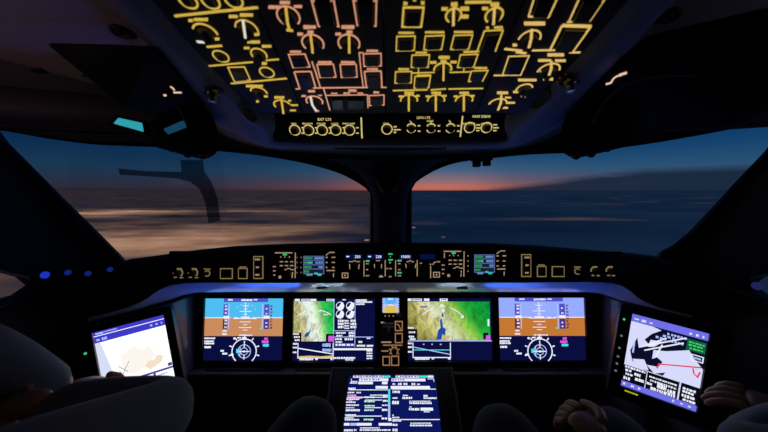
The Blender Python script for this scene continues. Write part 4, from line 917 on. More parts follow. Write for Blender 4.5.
leg(OL, LAM, ((207, 46.5, 222, 45.2, 3),), nm='legend_bar'); leg(OL, LWH, ((197, 41.2, 205, 42, 3.4),), nm='legend_mark')
# --- electrical module
oknob(OP, LPK, 288.5, 16, 11, -50, 230, ((285.8, 7), (287.5, 22), (289.3, 29)), 2.8, word=(280, 290, 2, 4), blobs=((268.5, 280, 6.6, 3.6), (294, 302, 6, 3)), smat=LAM)
leg(OP, LAM, ((286.5, 29.5, 293, 30.2, 3.6),), nm='pointer_foot')
for x in (314.5, 350.5):
    oknob(OP, LPK, x-1.5, 43, 10.6, -35, 215, ((x-4 if x < 330 else x-1.4, 34.5), (x-2.6 if x < 330 else x-1.3, 45), (x-1.8 if x < 330 else x-1.2, 53)), 2.6, word=(x-11 if x < 330 else x-9, x+1.4 if x < 330 else x+4, 26.6, 4), blobs=((x-7 if x < 330 else x-4, x-1 if x < 330 else x+2, 31.5, 3.2), (x-17 if x < 330 else x-15, x-11.5 if x < 330 else x-9.5, 33.6, 3.2)), smat=LAM)
obracket(OP, LPK, (310.6, -4), (318.6, 26), (333, -4), (338.6, 26), feet=((318.6, 26, 320.2, 26), (337, 26, 339.6, 26))); obracket(OP, LPK, (352.8, -4), (357.4, 25.5), (376.6, -4), (375.8, 25.5), feet=((374, 25.5, 376.4, 25.5),))
leg(OP, LPK, ((312, .4, 332, .4, 1.4), (354, .4, 376, .4, 1.4)), nm='legend_bar')
okey(OP, LPK, ((288.6, 54), (305, 53.6), (310, 66.4), (293, 67.2)), (290, 301.5, 51.2)); obracket(OP, LPK, (294.3, 71.5), (299.8, 88.3), (311, 71), (315.8, 87.6), 1.6, feet=((295.6, 88.5, 300.2, 88.3), (313.5, 87.8, 316.5, 87.6)))
okey(OP, LPK, ((317, 64), (333.4, 63.8), (336, 76.6), (320, 77)), (318, 332, 61.8)); okey(OP, LPK, ((340.2, 64), (356, 63.8), (357.2, 76.6), (341.4, 77)), (341, 355, 61.8))
okey(OP, LPK, ((363.4, 53.4), (381, 53), (381.2, 65.4), (364, 66)), (366.6, 378, 50.4)); obracket(OP, LPK, (364.4, 71), (366.4, 86.8), (381, 70.6), (382, 86.8), 1.6, feet=((381, 87, 386.6, 87),)); leg(OP, LPK, (), ((367, 378, 68.6, 2),))
leg(OP, LPK, ((312, 61, 320.5, 87, 1.5), (315.4, 70, 320.4, 87.2, 1.5), (359.2, 52, 361.2, 72, 1.5), (361.2, 72, 363.4, 87, 1.5), (359, 52.2, 363, 52.2, 1.3)), nm='bus_lines'); leg(OP, LPK, ((313, 87.6, 367.8, 87, 2),), nm='bus_bar'); leg(OP, LPK, ((323.5, 87.5, 330, 110, 1.6), (326, 95, 367.6, 94.4, 1.5), (367.6, 94.4, 368, 107.5, 1.5), (322, 95, 318, 95, 1.8)), nm='bus_lines')
okey(OP, LPK, ((369.2, 95.2), (384, 94.6), (384, 104.6), (369.6, 105.2)), (373.4, 379, 92)); oknob(OP, LPK, 314.5, 101, 8, -30, 200, ((310.6, 96.6), (312.4, 105), (316.4, 110.6)), 2.4, word=(308, 315, 90.8, 2.6), blobs=((301.5, 306, 95.6, 2), (315, 319, 110.6, 2)), smat=LWH)
leg(OP, LPK, (), ((331, 337.5, 93, 1.6), (343.5, 350, 92.8, 1.6), (348.5, 357, 90.2, 3), (357.5, 363, 92.8, 1.6), (342.6, 343.6, 108, 1.2), (354.6, 355.6, 108, 1.2)))
for x0, x1 in ((332, 345), (347, 365)):      # rocker covers in the U-shaped frame
    m = MB(); m.prism(OV, [ov(x0, 98), ov(x1-2, 98), ov(x1-1, 107), ov(x0+1, 107)], .0004, .006); m.build('push_button', BLKG, OP, bevel=.001)
# --- centre-right module
okey(OC, LAM, ((403.6, 7), (423.6, 7), (421.2, 26.4), (402.2, 26.4)), None, wd=2.6); leg(OC, LAM, (), ((403.4, 407.6, 3, 4), (421, 424.4, 2.4, 4), (413, 416, 0, 1.4)))
leg(OC, LAM, ((465, 1.8, 491, 1.4, 3.6),), nm='legend_bar')
oknob(OC, LAM, 453.5, 15, 7.6, -80, 250, ((453.6, 7), (453.3, 25.6)), 2.8, word=(451, 457.5, 4, 5), blobs=((441.4, 447.6, 8.4, 4), (460.5, 469, 8.2, 5), (460.5, 468.5, 16, 4.6)), smat=LRT, aw=2.4); oknob(OC, LAM, 494, 15, 8.4, -60, 240, ((494.5, 7), (493.4, 24.6)), 2.8, word=(490.5, 499, 4, 5), blobs=((482, 488, 8, 4),), smat=LRT, aw=2.4)
okey(OC, LAM, ((396.8, 36), (415, 35.6), (414.2, 50), (396.2, 50.4)), (398.4, 414, 32.4)); okey(OC, LAM, ((425.4, 35.6), (444, 35), (441.6, 49), (423.8, 49.4)), (425, 444.6, 31.8)); okey(OC, LAM, ((454, 35), (472.6, 34.4), (468.6, 48.6), (450.6, 49)), (454, 473, 31.6)); obracket(OC, LAM, (484.4, 30.4), (477.4, 50), (503, 29.6), (495.2, 51), 1.6); leg(OC, LAM, (), ((486, 489, 27.4, 3), (494, 502.6, 27, 3)))
okey(OC, LAM, ((412, 54.8), (429.4, 54.4), (428.2, 66.8), (411.2, 67)), (415.4, 427, 52.2)); okey(OC, LAM, ((460.4, 54.4), (478, 53.8), (473.6, 66.6), (457.4, 67)), (463.4, 477, 51.4)); leg(OC, LAM, ((475, 51.2, 479.4, 50.8, 1.6),))
oknob(OC, LAM, 442.6, 69, 8.6, -10, 190, ((443.6, 62.4), (443.4, 80.6)), 2.2, word=(438.6, 449.6, 57, 3.6), blobs=((430, 436.4, 62, 3), (450.4, 456.8, 61.6, 3), (440.5, 446.6, 60.5, 2.4)), aw=2.4)
okey(OC, LAM, ((395.6, 71.4), (411.6, 71), (411.2, 82.4), (395, 82.8)), (398.4, 409, 68.8)); okey(OC, LAM, ((415, 76), (430.6, 75.6), (428.6, 87.4), (414, 87.8)), (417, 431, 75)); okey(OC, LAM, ((471.4, 70.6), (488, 70), (482.6, 80.6), (468.4, 81)), (474.4, 487, 67.6))
leg(OC, LAM, ((412, 72.6, 434.6, 72, 1.6), (418.6, 67, 418.4, 72, 1.4), (449.4, 72, 470, 71.4, 1.6), (464, 67, 463.6, 71.6, 1.4)), nm='duct_lines')
leg(OC, LAM, ((392.8, 90.2, 427.6, 89.4, 2), (430.6, 89.6, 446, 88.4, 2.2), (448.4, 88.6, 483, 88, 2)), nm='legend_bar')
for x in (409, 436, 464):
    oknob(OC, LAM, x, 100, 8.4, -10, 190, ((x-.2, 92.6), (x-.2, 111)), 2.4, word=(x-4.6, x+5, 92.4, 2.6), blobs=((x-10.4, x-6, 96, 2), (x+7, x+10.6, 95.4, 2)), aw=2)
# --- right module
LR = LRT
obracket(OR, LR, (534.6, -4), (528.4, 16), (558, -4), (548.4, 17)); leg(OR, LR, ((528.4, 16, 548.4, 17, 2.4),)); obracket(OR, LR, (580, -4), (568.6, 21.4), (606.4, -4), (589.4, 21), feet=((567, 21.6, 572, 21.4),))
oknob(OR, LR, 529, 39, 10.6, 0, 180, ((531.6, 29), (531.2, 38), (528.8, 47.6)), 2.8, word=(524, 545, 23, 4.4), blobs=((512.6, 517, 44.6, 3),)); leg(OR, LR, ((504.4, 48.4, 522, 50.4, 3), (516, 51.5, 526, 53, 3.4), (532, 50, 556, 49.6, 2.4)))
obracket(OR, LR, (562, 25), (549.4, 50.6), (590.6, 26), (572.4, 51.6), 4.2, 2.6, feet=((569.4, 52, 580, 52),)); okey(OR, LR, ((508.6, 56), (529, 55.4), (520.6, 74.8), (502.4, 74.8)), None)
leg(OR, LR, ((493.6, 75, 505, 75, 2.2), (511, 70, 511.4, 70, 1)), ())
oknob(OR, LR, 548, 71, 10.4, 10, 185, ((551.4, 61), (551.2, 68), (549, 75)), 2.6, word=(547.4, 564, 54.4, 3.6), blobs=((538, 551, 60, 3), (555, 566, 60.2, 3), (543, 553, 78.6, 3.2))); oknob(OR, LR, 524, 89, 7.6, 20, 200, None, word=(518, 536.4, 79.6, 3), blobs=((513, 518, 91.6, 2.4), (521, 525.4, 96, 2.2)), aw=2); leg(OR, LR, ((540, 70.4, 546, 77, 2),))
oknob(OR, LR, 497.5, 104, 8.6, 10, 180, ((501.4, 94.6), (501, 102), (498, 110)), 2.4, word=(497, 508, 92.4, 3), blobs=((505, 511, 97.2, 2), (506, 515, 102.4, 2), (502, 508, 107.4, 2)), aw=2)
# --- exterior light switches on the strip along the front edge
e = empty('exterior_light_panel', ES.P(0, 0)); tag(e, 'strip of round exterior light knobs along the front edge of the overhead panel', 'control panel')
es = lambda px, py, h=0: ES.uv(px, py, h); ke = ES.k(390, 128)
a = es(266, 139.6); b_ = es(512, 114.5); MB().rect(ES, a[0], a[1], b_[0], b_[1], -.015, 0, .004).build('panel_plate', PANEL, e, bevel=.001)
LCR = glow('cream legend', (215, 195, 120))
def ek(px, py, label, full=True, tick=None):
    c = es(px, py); kb = MB().cyl(ES, c, 3.9*ke, 3.5*ke, .0004, .010, 22, .04).build('rotary_knob' if full else 'toggle_switch', KNOB, e)
    m = MB()
    if full: m.stroke(ES, arc(c, 5.2*ke, 0, 360, 26)[:-1], 1.0*ke, .0005, .0014, True)
    else:
        m.stroke(ES, arc(c, 4.6*ke, 25, 155, 12), 1.0*ke, .0005, .0014); m.stroke(ES, arc(c, 4.6*ke, 205, 335, 12), 1.0*ke, .0005, .0014)
        m.stroke(ES, [es(px, 121.4), es(px, 124.4)], 1*ke, .0005, .0014)
    m.build('dial_ring', LCR, kb)
    m = MB()
    if label: m.text(ES, label, es(px-1, 123.6 if full else 121), 2.5*ke, .0012)
    for yy_, ww in (tick or ((-2.4, 2.4), (3, 2.6))): pbar(m, ES, px+6.6, py+yy_, px+6.6+ww, py+yy_, 1.1)
    m.build('legend', LCR, kb)
for x, t in ((295, 'NAV'), (308.6, 'BEACON'), (322.2, 'STROBE'), (335.8, 'LOGO'), (349.6, 'WING INSP')): ek(x, 130, t)
ek(387, 129, 'TAXI', tick=((-2.4, 3), (.6, 7), (3.2, 2.6)))
for x, t in ((411.2, 'L'), (431, 'NOSE'), (450.4, 'R')): ek(x, 128, t, False)
ek(469.6, 127.4, 'SEAT BELTS', tick=((-2.6, 4), (.4, 5), (3, 3))); ek(486.4, 127.4, 'NO PED', tick=((-2.8, 4), (.2, 5.6), (3, 3.4)))
m = MB(); m.text(ES, 'EXT LTS', es(324.5, 119.4), 3.7*ke, .0012); m.text(ES, 'LDG LTS', es(423.4, 117.6), 3.5*ke, .0012); m.text(ES, 'PASS SIGNS', es(481.4, 116.4), 3.5*ke, .0012); m.build('legend', LCR, e)
m = MB(); pbar(m, ES, 361.2, 117.4, 362, 138, 1.4); pbar(m, ES, 462.6, 115.8, 460.2, 136.6, 1.3); m.build('legend_bar', LCR, e)

# ================================================================== reading lights and recessed grips on the surround
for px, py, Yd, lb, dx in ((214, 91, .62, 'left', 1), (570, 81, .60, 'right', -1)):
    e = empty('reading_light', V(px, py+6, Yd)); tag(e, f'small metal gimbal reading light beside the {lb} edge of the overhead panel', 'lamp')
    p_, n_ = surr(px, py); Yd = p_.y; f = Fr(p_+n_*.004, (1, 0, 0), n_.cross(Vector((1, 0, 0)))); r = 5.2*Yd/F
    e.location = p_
    m = MB(); m.loft([[f.P(q*math.cos(2*math.pi*i/24), q*math.sin(2*math.pi*i/24), h) for i in range(24)] for q, h in ((r*1.7, -.03), (r*1.75, -.008), (r*1.5, -.004), (r*1.3, -.008))]); m.build('mount_ring', BLKG, e, smooth=True)
    MB().ball(f.P(0, 0, 0), r*1.2, n=18).build('ball', METAL, e, smooth=True)
    f2 = Fr(f.P(0, -.003, r*.8), (1, 0, 0), f.v*.9+f.n*.25); m = MB(); m.loft([[f2.P(q*math.cos(2*math.pi*i/24), q*math.sin(2*math.pi*i/24), h) for i in range(24)] for q, h in ((r*.8, -.004), (r*.9, .008), (r*.78, .01), (r*.7, .004))]); m.build('barrel', METAL, e, smooth=True); MB().cyl(f2, (0, 0), r*.62, r*.6, .004, .007, 18).build('lens', glow('painted lens glint', (74, 96, 190), .75), e)  # glowing disc paints in a bluish highlight on the metal
    for s_ in (-1.9, 1.9): MB().ball(f.P(s_*r, -r*.3, -.002), r*.35).build('screw', METAL, e, smooth=True)
for px, py, Yd, lb in ((248.5, 113, .68, 'left'), (541, 99, .66, 'right')):
    e = empty('grip_recess', V(px, py+8, Yd)); tag(e, f'oval recessed grip in the {lb} side of the overhead surround', 'handle')
    d = 1 if lb == 'left' else -1
    p_, n_ = surr(px, py); A = surr(px-8*d, py-9)[0] or p_; Bq = surr(px+4*d, py+6)[0] or p_; e.location = p_
    f = Fr(p_+n_*.004, Bq-A, n_.cross(Bq-A)); L = .024
    if f.n.dot(n_) < 0: f = Fr(p_+n_*.004, A-Bq, n_.cross(A-Bq))
    if f.n.dot(n_) < 0: f = Fr(f.o, f.u, -f.v)
    MB().prism(f, [(L*math.cos(2*math.pi*i/28), .012*math.sin(2*math.pi*i/28)) for i in range(28)], -.012, -.002).build('pocket', BLK, e)
    m = MB(); m.tube([f.P(L*math.cos(R(t)), .012*math.sin(R(t)), -.001) for t in range(0, 361, 12)], .0018, 6); m.build('rim', METAL, e, smooth=True)
# ================================================================== head-up display units in front of each pilot's head
POD = plastic('matt black housing', (6, 6, 7), .7, spec=.12, bump=.1, scale=120)
def hud(side):
    L = side < 0
    mx = (lambda x: x) if L else (lambda x: 779-x)
    e = empty('head_up_projector', V(mx(165), 120, .66)); tag(e, 'black head-up display projector under the %s ceiling%s' % (('left', ', with a cyan glowing aperture') if L else ('right', ', wide, its aperture dark')), 'projector')
    if L:
        up = [(45, 43, .50), (88, 46, .48), (122, 49, .47), (150, 46, .46), (100, 44, .60), (160, 54, .58), (190, 82, .60), (207, 102, .66), (90, 78, .52), (125, 108, .56), (165, 118, .62), (205, 118, .70), (140, 70, .72)]
    else:
        up = [(646, 34, .50), (690, 32, .48), (768, 8, .42), (800, 0, .42), (800, 96, .48), (745, 124, .55), (690, 130, .60), (610, 74, .58), (588, 84, .60), (574, 106, .66), (578, 122, .70), (640, 70, .74), (770, 70, .66)]
    MB().hull([V(*p) for p in up]).build('housing', POD, e, bevel=.012, seg=3, smooth=True)
    # lower arm block that carries the combiner
    lo = [(150, 118, .60), (188, 106, .62), (208, 108, .66), (217, 128, .70), (218, 153, .70), (206, 160, .69), (186, 156, .67), (152, 146, .66), (150, 132, .70), (215, 120, .76), (212, 155, .76), (160, 148, .74)]
    if not L: lo = [(x+ (0 if x > 160 else -6), y-1, d) for x, y, d in lo]
    MB().hull([V(mx(p[0]), p[1], p[2]) for p in lo]).build('arm_block', POD, e, bevel=.008, seg=2, smooth=True)
    for i, (x, y, rr) in enumerate(((172, 149, .008), (188, 154, .009), (203, 156, .009))): MB().ball(V(mx(x), y, .68), rr).build('pivot_boss', BLKG, e, smooth=True)
    # raised bead around the lower pod edge
    pth = [V(mx(x), y, d) for x, y, d in ((82, 76, .515), (106, 75.5, .53), (130, 77.5, .545), (148, 82, .555), (162, 90, .57), (173, 101, .585), (181, 113, .598), (186, 125, .61))]
    MB().tube(smooth_loop(pth, 4, False), .0022, 8).build('edge_bead', plastic('satin teal edge', (70, 88, 96), .35), e, smooth=True)
    # brightness knob with a lit arc
    if L: c0, Yk = (172, 90), .565
    else: c0, Yk = (612, 79), .565
    f = Fr(V(*c0, Yk), (1, 0, 0), (0, -.3, .9)); k = Yk/F
    kb = MB().cyl(f, (0, 0), .011, .010, 0, .008, 20, .05).build('rotary_knob', KNOB, e)
    m = MB()
    if L:
        m.stroke(f, arc((-1*k, -3*k), 7*k, 20, 150, 10), 1.5*k, .008, .009); m.rect(f, 4*k, -3.2*k, 12*k, -1.6*k, .008, .009)
        for dx, dy in ((-5, 6), (-2, 5.4), (-5, -5)): m.rect(f, (dx-1.3)*k, (dy-1)*k, (dx+1.3)*k, (dy+1)*k, .008, .009)
    else:
        m.stroke(f, [(-8*k, -5*k), (-3*k, -3.6*k)], 1.8*k, .008, .009); m.stroke(f, arc((4*k, -4*k), 7*k, 80, 175, 10), 1.5*k, .008, .009); m.stroke(f, [(3*k, 3.4*k), (10*k, 5.6*k)], 2.4*k, .008, .009)
    m.build('dial_arc', glow('pinkish legend', (238, 196, 160)), kb)
    if L:
        q = [V(111, 124.5, .60), V(118, 116.5, .605), V(148, 124.5, .615), V(147, 134.5, .60)]
        f = Fr(q[0], q[3]-q[0], q[1]-q[0]); pts = [((p-q[0]).dot(f.u), (p-q[0]).dot(f.v)) for p in q]
        MB().prism(f, pts, -.012, 0).build('aperture_glass', glow('cyan aperture', (52, 172, 182), .85), e)
        MB().stroke(f, pts, .005, -.012, .004, True).build('aperture_frame', POD, e)
        m = MB(); fq = [V(164, 129.5, .586), V(183, 121, .594), V(185, 126, .592), V(167, 133, .585)]
        f = Fr(fq[0], fq[1]-fq[0], fq[0]-fq[3]); m.prism(f, [((p-fq[0]).dot(f.u), (p-fq[0]).dot(f.v)) for p in fq], -.006, .002); m.build('painted_reflection', glow('painted blue reflection', (24, 70, 100), .8), e)  # painted reflection on the pod, bright by its own emission
        e2 = e
        # combiner: curved glass with its smoked support arm, folded down in front of the windscreen
        e = empty('head_up_combiner', V(165, 158, .78)); tag(e, 'clear head-up combiner glass with smoked T-shaped arm hanging before the left windscreen', 'combiner glass')
        SM = glass('smoked acrylic', (.46, .48, .52), .01, .3)
        fc = Fr(V(190, 160, .78), (1, .12, 0), (0, -.12, 1)); kk = .78/F
        T = [(-65, -9), (-40, -11.5), (-8, -12), (-8, 0), (12, 0), (13, -12), (19, -22), (24, -38), (25.5, -62), (14.5, -64), (12.5, -42), (8, -29), (0, -22), (-12, -18.5), (-40, -16.5), (-64, -15)]
        MB().prism(fc, [(x*kk, y*kk) for x, y in T], 0, .004).build('support_arm', SM, e)
        g_ = [(-100, 4), (-60, 8), (20, 6), (32, -10), (34, -40), (26, -72), (6, -90), (-50, -96), (-88, -88), (-104, -60), (-106, -20)]
        g_ = [(p.x, p.y) for p in smooth_loop([(x*kk, y*kk, 0) for x, y in g_], 4)]
        MB().prism(fc, g_, .005, .011).build('combiner_glass', glass('combiner coating', (.95, .96, .97), .012), e)
hud(-1); hud(1)

# round speaker-like boss on the liner above each projector
for px, py, Yd, lb in ((120, 30, .55, 'left'), (670, 14, .52, 'right')):
    zl = .54-.3*Yd
    p = EYE+(V(px, py, 1)-EYE)*(.54/( (CY-py)/F+.3)); f = Fr(p+Vector((0, 0, -.002)), (1, 0, 0), (0, -1, .3))
    e = empty('ceiling_outlet', p); tag(e, f'small round outlet in the {lb} ceiling liner above the head-up projector', 'vent')
    m = MB(); m.loft([[f.P(q*math.cos(2*math.pi*i/24), q*math.sin(2*math.pi*i/24), h) for i in range(24)] for q, h in ((.018, -.01), (.018, .005), (.013, .006), (.010, 0))]); m.build('rim', TRIMD, e, smooth=True)
    MB().ball(f.P(0, 0, 0), .008).build('nozzle', BLK, e)
# dark slot handle and seam on the left liner
p = EYE+(V(30, 69.5, 1)-EYE)*(.54/((CY-69.5)/F+.3)); f = Fr(p+Vector((0, 0, -.003)), (1, 0, 0), (0, -1, .3))
cl_ = bpy.data.objects['ceiling']; k = p.y/F
hd_ = MB().rect(f, -12*k, -2.6*k, 12*k, 2.2*k, -.01, .006, .003).build('handle', BLK, cl_, bevel=.002); hd_['label'] = 'dark slim recessed handle in the left ceiling liner'
MB().rect(f, -14*k, -3.6*k, 14*k, 3.2*k, -.01, .002, .003).build('handle_surround', TRIMD, cl_)

# ================================================================== side consoles, sills, blue beads, added lamps
BLUE = glow('blue bead', (26, 58, 205), .8)
for side, lb in ((-1, 'left'), (1, 'right')):
    e = empty('side_console', (side*.93, .4, 0)); tag(e, f'dark side console below the {lb} side window', 'console')
    rings = []
    for y in (-.6, .2, .7, .92, 1.10):
        zt = ZC-.70
        rings.append([Vector((side*1.05, y, .0)), Vector((side*.88, y, .0)), Vector((side*.88, y, zt-.03)), Vector((side*.90, y, zt)), Vector((side*1.0, y, zt+.02)), Vector((side*1.05, y, zt+.11))])
    MB().loft(rings).build('console_body', TRIMD, e, bevel=.006)
    MB().tube([Vector((side*1.03, y, ZC-.305)) for y in (-.2, .3, .7, .93)], .014, 10).build('sill_rail', BLKG, e, smooth=True)
    TF = TLF if side < 0 else TRF
    e = empty('tablet_bracket', TF.P(TF.w/2, -TF.h/2, -.12)); tag(e, f'dark swivel bracket holding the {lb} tablet to the side console', 'bracket')
    c = TF.P(TF.w/2, -TF.h/2, -.03); m = MB(); m.tube([c, TF.P(TF.w/2, -TF.h/2, -.08), Vector((side*.92, c.y+.06, c.z-.06)), Vector((side*.97, c.y+.05, ZC-.70))], .014, 10); m.build('arm', BLKG, e, smooth=True)
    MB().cyl(TF, (TF.w/2, -TF.h/2), .05, .045, -.045, -.03, 24).build('mount_plate', BLKG, e)
for (px, py, Yd, r, lb) in ((45, 275, .86, .010, 'the brightest of four blue beads, by the left side window'), (68, 272.5, .90, .008, 'second blue bead from the left side window'), (88, 273.5, .93, .008, 'third blue bead from the left side window'), (110, 269.5, .955, .008, 'small blue bead nearest the left end of the glareshield'), (757, 286, .84, .011, 'lone dim blue bead on the right wall')):  # glowing blue beads on dark stubs along the side walls
    p = V(px, py, Yd); e = empty('glowing_bead', p); tag(e, lb, 'lamp', 'glowing blue beads on the side walls' if px < 400 else None)
    s_ = -1 if px < 400 else 1
    MB().ball(p, r, n=18, m=10).build('lens', BLUE if px < 60 else glow('dim blue bead', (22, 44, 140) if px < 400 else (44, 44, 110), .6), e, smooth=True)
    MB().tube([p+Vector((s_*.004, .004, -.002)), p+Vector((s_*.02, .02, -.006)), Vector((s_*1.05, p.y+.05, p.z-.02))], [r*1.05, r*.9, r*.6], 14).build('socket', BLK, e, smooth=True)
# added fill lamps: domes in the rear liner, ledge strips lighting the glareshield lip
def lamp(name, label, loc, col, en, rad, shape_fn):
    e = empty(name, loc); tag(e, label, 'lamp'); shape_fn(e, Vector(loc))
    l = bpy.data.lights.new(name+'_bulb', 'POINT'); l.color = col; l.energy = en; l.shadow_soft_size = rad
    o = bpy.data.objects.new(name+'_bulb', l); C.objects.link(o); o.parent = e; return o
def dome(e, p):
    f = Fr(p+Vector((0, 0, .035)), (1, 0, 0), (0, -1, 0))
    m = MB(); m.loft([[f.P(q*math.cos(2*math.pi*i/28), q*math.sin(2*math.pi*i/28), h) for i in range(28)] for q, h in ((.075, -.01), (.075, .012), (.06, .016), (.055, .008))]); m.build('rim', TRIMD, e, smooth=True)
o = lamp('added_dome_light', 'added dim warm fill dome in the rear ceiling liner on the left', (-.62, -.12, ZC+.52), (1, .62, .5), .015, .03, dome); o.location = (0, 0, -.03)
o = lamp('added_dome_light', 'added dim cool fill dome in the rear ceiling liner on the right', (.62, -.12, ZC+.52), (.5, .6, 1), .02, .03, dome); o.location = (0, 0, -.03)

def chart_light(label, p, tgt, col, en):  # added wall spot that brightens the ceiling liner
    e = empty('chart_light', p); tag(e, label, 'lamp'); p = Vector(p); d = (Vector(tgt)-p).normalized()
    f = Fr(p, d.cross(Vector((0, 0, 1))), Vector((0, 0, 1))); f = Fr(p, f.u, d.cross(f.u)) 
    if f.n.dot(d) < 0: f = Fr(p, f.u, -f.v)
    m = MB(); m.loft([[f.P(q*math.cos(2*math.pi*i/20), q*math.sin(2*math.pi*i/20), h) for i in range(20)] for q, h in ((.010, -.05), (.022, -.045), (.026, 0), (.022, .0), (.014, -.03))]); m.build('shade', BLK, e, smooth=True)
    s_ = -1 if p.x < 0 else 1
    MB().tube([f.P(0, 0, -.045), p+Vector((s_*.03, -.02, -.05)), Vector((s_*1.06, p.y-.03, p.z-.06))], .007, 8).build('gooseneck', BLK, e, smooth=True)
    l = bpy.data.lights.new('chart_light_bulb', 'SPOT'); l.color = col; l.energy = en; l.spot_size = R(125); l.spot_blend = .8; l.shadow_soft_size = .02
    o = bpy.data.objects.new('chart_light_bulb', l); C.objects.link(o); o.parent = e; o.rotation_euler = d.to_track_quat('-Z', 'Y').to_euler(); o.location = d*.004
for px, lb, cl_, en in ((244, 'left', (.03, .14, 1), .19), (541, 'right', (.03, .14, 1), .19), (316, '', (.55, .75, 1), .06), (466, '', (.55, .75, 1), .06)):  # added strips, tucked out of sight, that throw colour up onto the lip
    p = V(px, 371.2, 1.102); p.z = V(0, 372.3, 1.09).z+.0035; e = empty('added_lip_strip', p); tag(e, f'added slim blue fill strip on the ledge under the {lb}most flight display' if lb else 'added slim white fill strip on the ledge %s of the pedestal display' % ('left' if px < 390 else 'right'), 'lamp')
    hl = .14 if lb else .075
    MB().rect(Fr(p, (1, 0, 0), (0, 1, 0)), -hl, -.006, hl, .006, -.003, .002).build('housing', BLK, e)
    l = bpy.data.lights.new('added_lip_fill', 'AREA'); l.shape = 'RECTANGLE'; l.size = hl*1.9; l.size_y = .01; l.color = cl_; l.energy = en
    o = bpy.data.objects.new('added_lip_fill', l); C.objects.link(o); o.parent = e; o.location = (0, 0, .003); o.rotation_euler = (R(180+14), 0, 0); l.spread = R(64 if lb else 105)
chart_light('added warm gooseneck fill light on the left wall, shining up at the ceiling', (-.98, .20, ZC+.12), (-.72, .52, ZC+.40), (1, .60, .56), .85)
chart_light('added cool gooseneck fill light on the right wall, shining up at the ceiling', (.98, .20, ZC+.12), (.72, .52, ZC+.40), (.62, .66, 1), .35)

# ================================================================== people
def skin_obj(J, E, root, sub=2):
    """one smooth surface grown around a skeleton: J name -> (xyz, radius), E edges"""
    me = bpy.data.meshes.new('s'); nm = list(J); me.from_pydata([J[n][0] for n in nm], [(nm.index(a), nm.index(b)) for a, b in E], [])
    o = bpy.data.objects.new('s', me); C.objects.link(o)
    md = o.modifiers.new('skin', 'SKIN'); md.use_smooth_shade = True; md.branch_smoothing = .6
    for i, n in enumerate(nm):
        r = J[n][1]; me.skin_vertices[0].data[i].radius = r if isinstance(r, tuple) else (r, r)
    me.skin_vertices[0].data[nm.index(root)].use_root = True
    s = o.modifiers.new('sub', 'SUBSURF'); s.levels = sub; s.render_levels = sub
    bpy.context.view_layer.update()
    r = bpy.data.meshes.new_from_object(o.evaluated_get(bpy.context.evaluated_depsgraph_get()))
    vs = [v.co.copy() for v in r.vertices]; fs = [list(p.vertices) for p in r.polygons]
    bpy.data.objects.remove(o); bpy.data.meshes.remove(me); bpy.data.meshes.remove(r); return vs, fs
def hand(mb, wrist, d, up, side, curl=.5, sc_=1.0):
    """palm and five fingers; d along the hand, up out of its back, thumb towards side"""
    d = Vector(d).normalized(); up = Vector(up); up = (up-d*up.dot(d)).normalized(); s = d.cross(up)*side
    w = Vector(wrist)
    J = {'w': (w, (.026, .020)), 'p1': (w+d*.035*sc_, (.036, .017)), 'p2': (w+d*.075*sc_, (.040, .014))}
    mb.add(*skin_obj(J, [('w', 'p1'), ('p1', 'p2')], 'w', 2))
    for i, (off, L) in enumerate(((.030, .072), (.010, .080), (-.010, .075), (-.029, .058))):
        b0 = w+d*.068*sc_+s*off*.95*sc_; c = curl*(1+.12*i); p = [b0]; ang = 0; q = b0
        for seg, fr_ in enumerate((.45, .32, .23)):
            ang += c*(.7 if seg == 0 else 1.0)
            q = q+(d*math.cos(ang)-up*math.sin(ang)+s*off*1.2)*L*fr_*sc_*1.05; p.append(q)
        J = {str(k): (v, (.0098, .0088, .0080, .0066)[k]) for k, v in enumerate(p)}
        mb.add(*skin_obj(J, [('0', '1'), ('1', '2'), ('2', '3')], '0', 2))
    b0 = w+d*.022*sc_+s*.024; p = [b0, b0+(d*.6+s*.75-up*.15)*.036*sc_]; p.append(p[-1]+(d*.9+s*.25-up*(.2+curl*.3))*.032*sc_); p.append(p[-1]+(d*.95-up*(.25+curl*.3))*.026*sc_)
    J = {str(k): (v, (.0135, .0115, .0100, .0075)[k]) for k, v in enumerate(p)}
    mb.add(*skin_obj(J, [('0', '1'), ('1', '2'), ('2', '3')], '0', 2))
def head(mb, c, yaw):
    """skull with jaw, nose, lips, eyes, ears; faces +Y turned by yaw"""
    rot = Matrix.Rotation(R(yaw), 3, 'Z'); T = lambda v: Vector(c)+rot @ Vector(v)
    rings = []
    for j in range(25):
        t = R(-90+180*j/24); z = .118*math.sin(t); rr = max(.002, math.cos(t)); ring = []
        for i in range(32):
            a = 2*math.pi*i/32; x = .076*rr*math.cos(a); y = .096*rr*math.sin(a)
            if z < -.01: x *= 1-(-z-.01)*2.2; y = y*(1-(-z-.01)*1.1)+(.012 if y > 0 else .02)*(-z)/.118
            if y > 0: y -= .008*math.exp(-((z-.012)/.018)**2)*math.exp(-((abs(x)-.03)/.018)**2); y += .006*math.exp(-((z-.03)/.012)**2)
            if y > 0 and abs(x) < .03: y += .020*math.exp(-(x/.011)**2)*math.exp(-((z+.022)/.020)**2) + .006*math.exp(-(x/.020)**2)*(math.exp(-((z+.056)/.006)**2)+math.exp(-((z+.068)/.006)**2)) + .008*math.exp(-(x/.018)**2)*math.exp(-((z+.098)/.014)**2)
            ring.append(T((x, y, z)))
        rings.append(ring)
    mb.loft(rings)
    for sg in (-1, 1):
        e0 = T((sg*.075, -.008, -.008)); m0 = len(mb.v); mb.ball(e0, .012, .020, .030, 12, 8)
        mb.ball(T((sg*.030, .078, .012)), .0125, n=12, m=8)
    return T
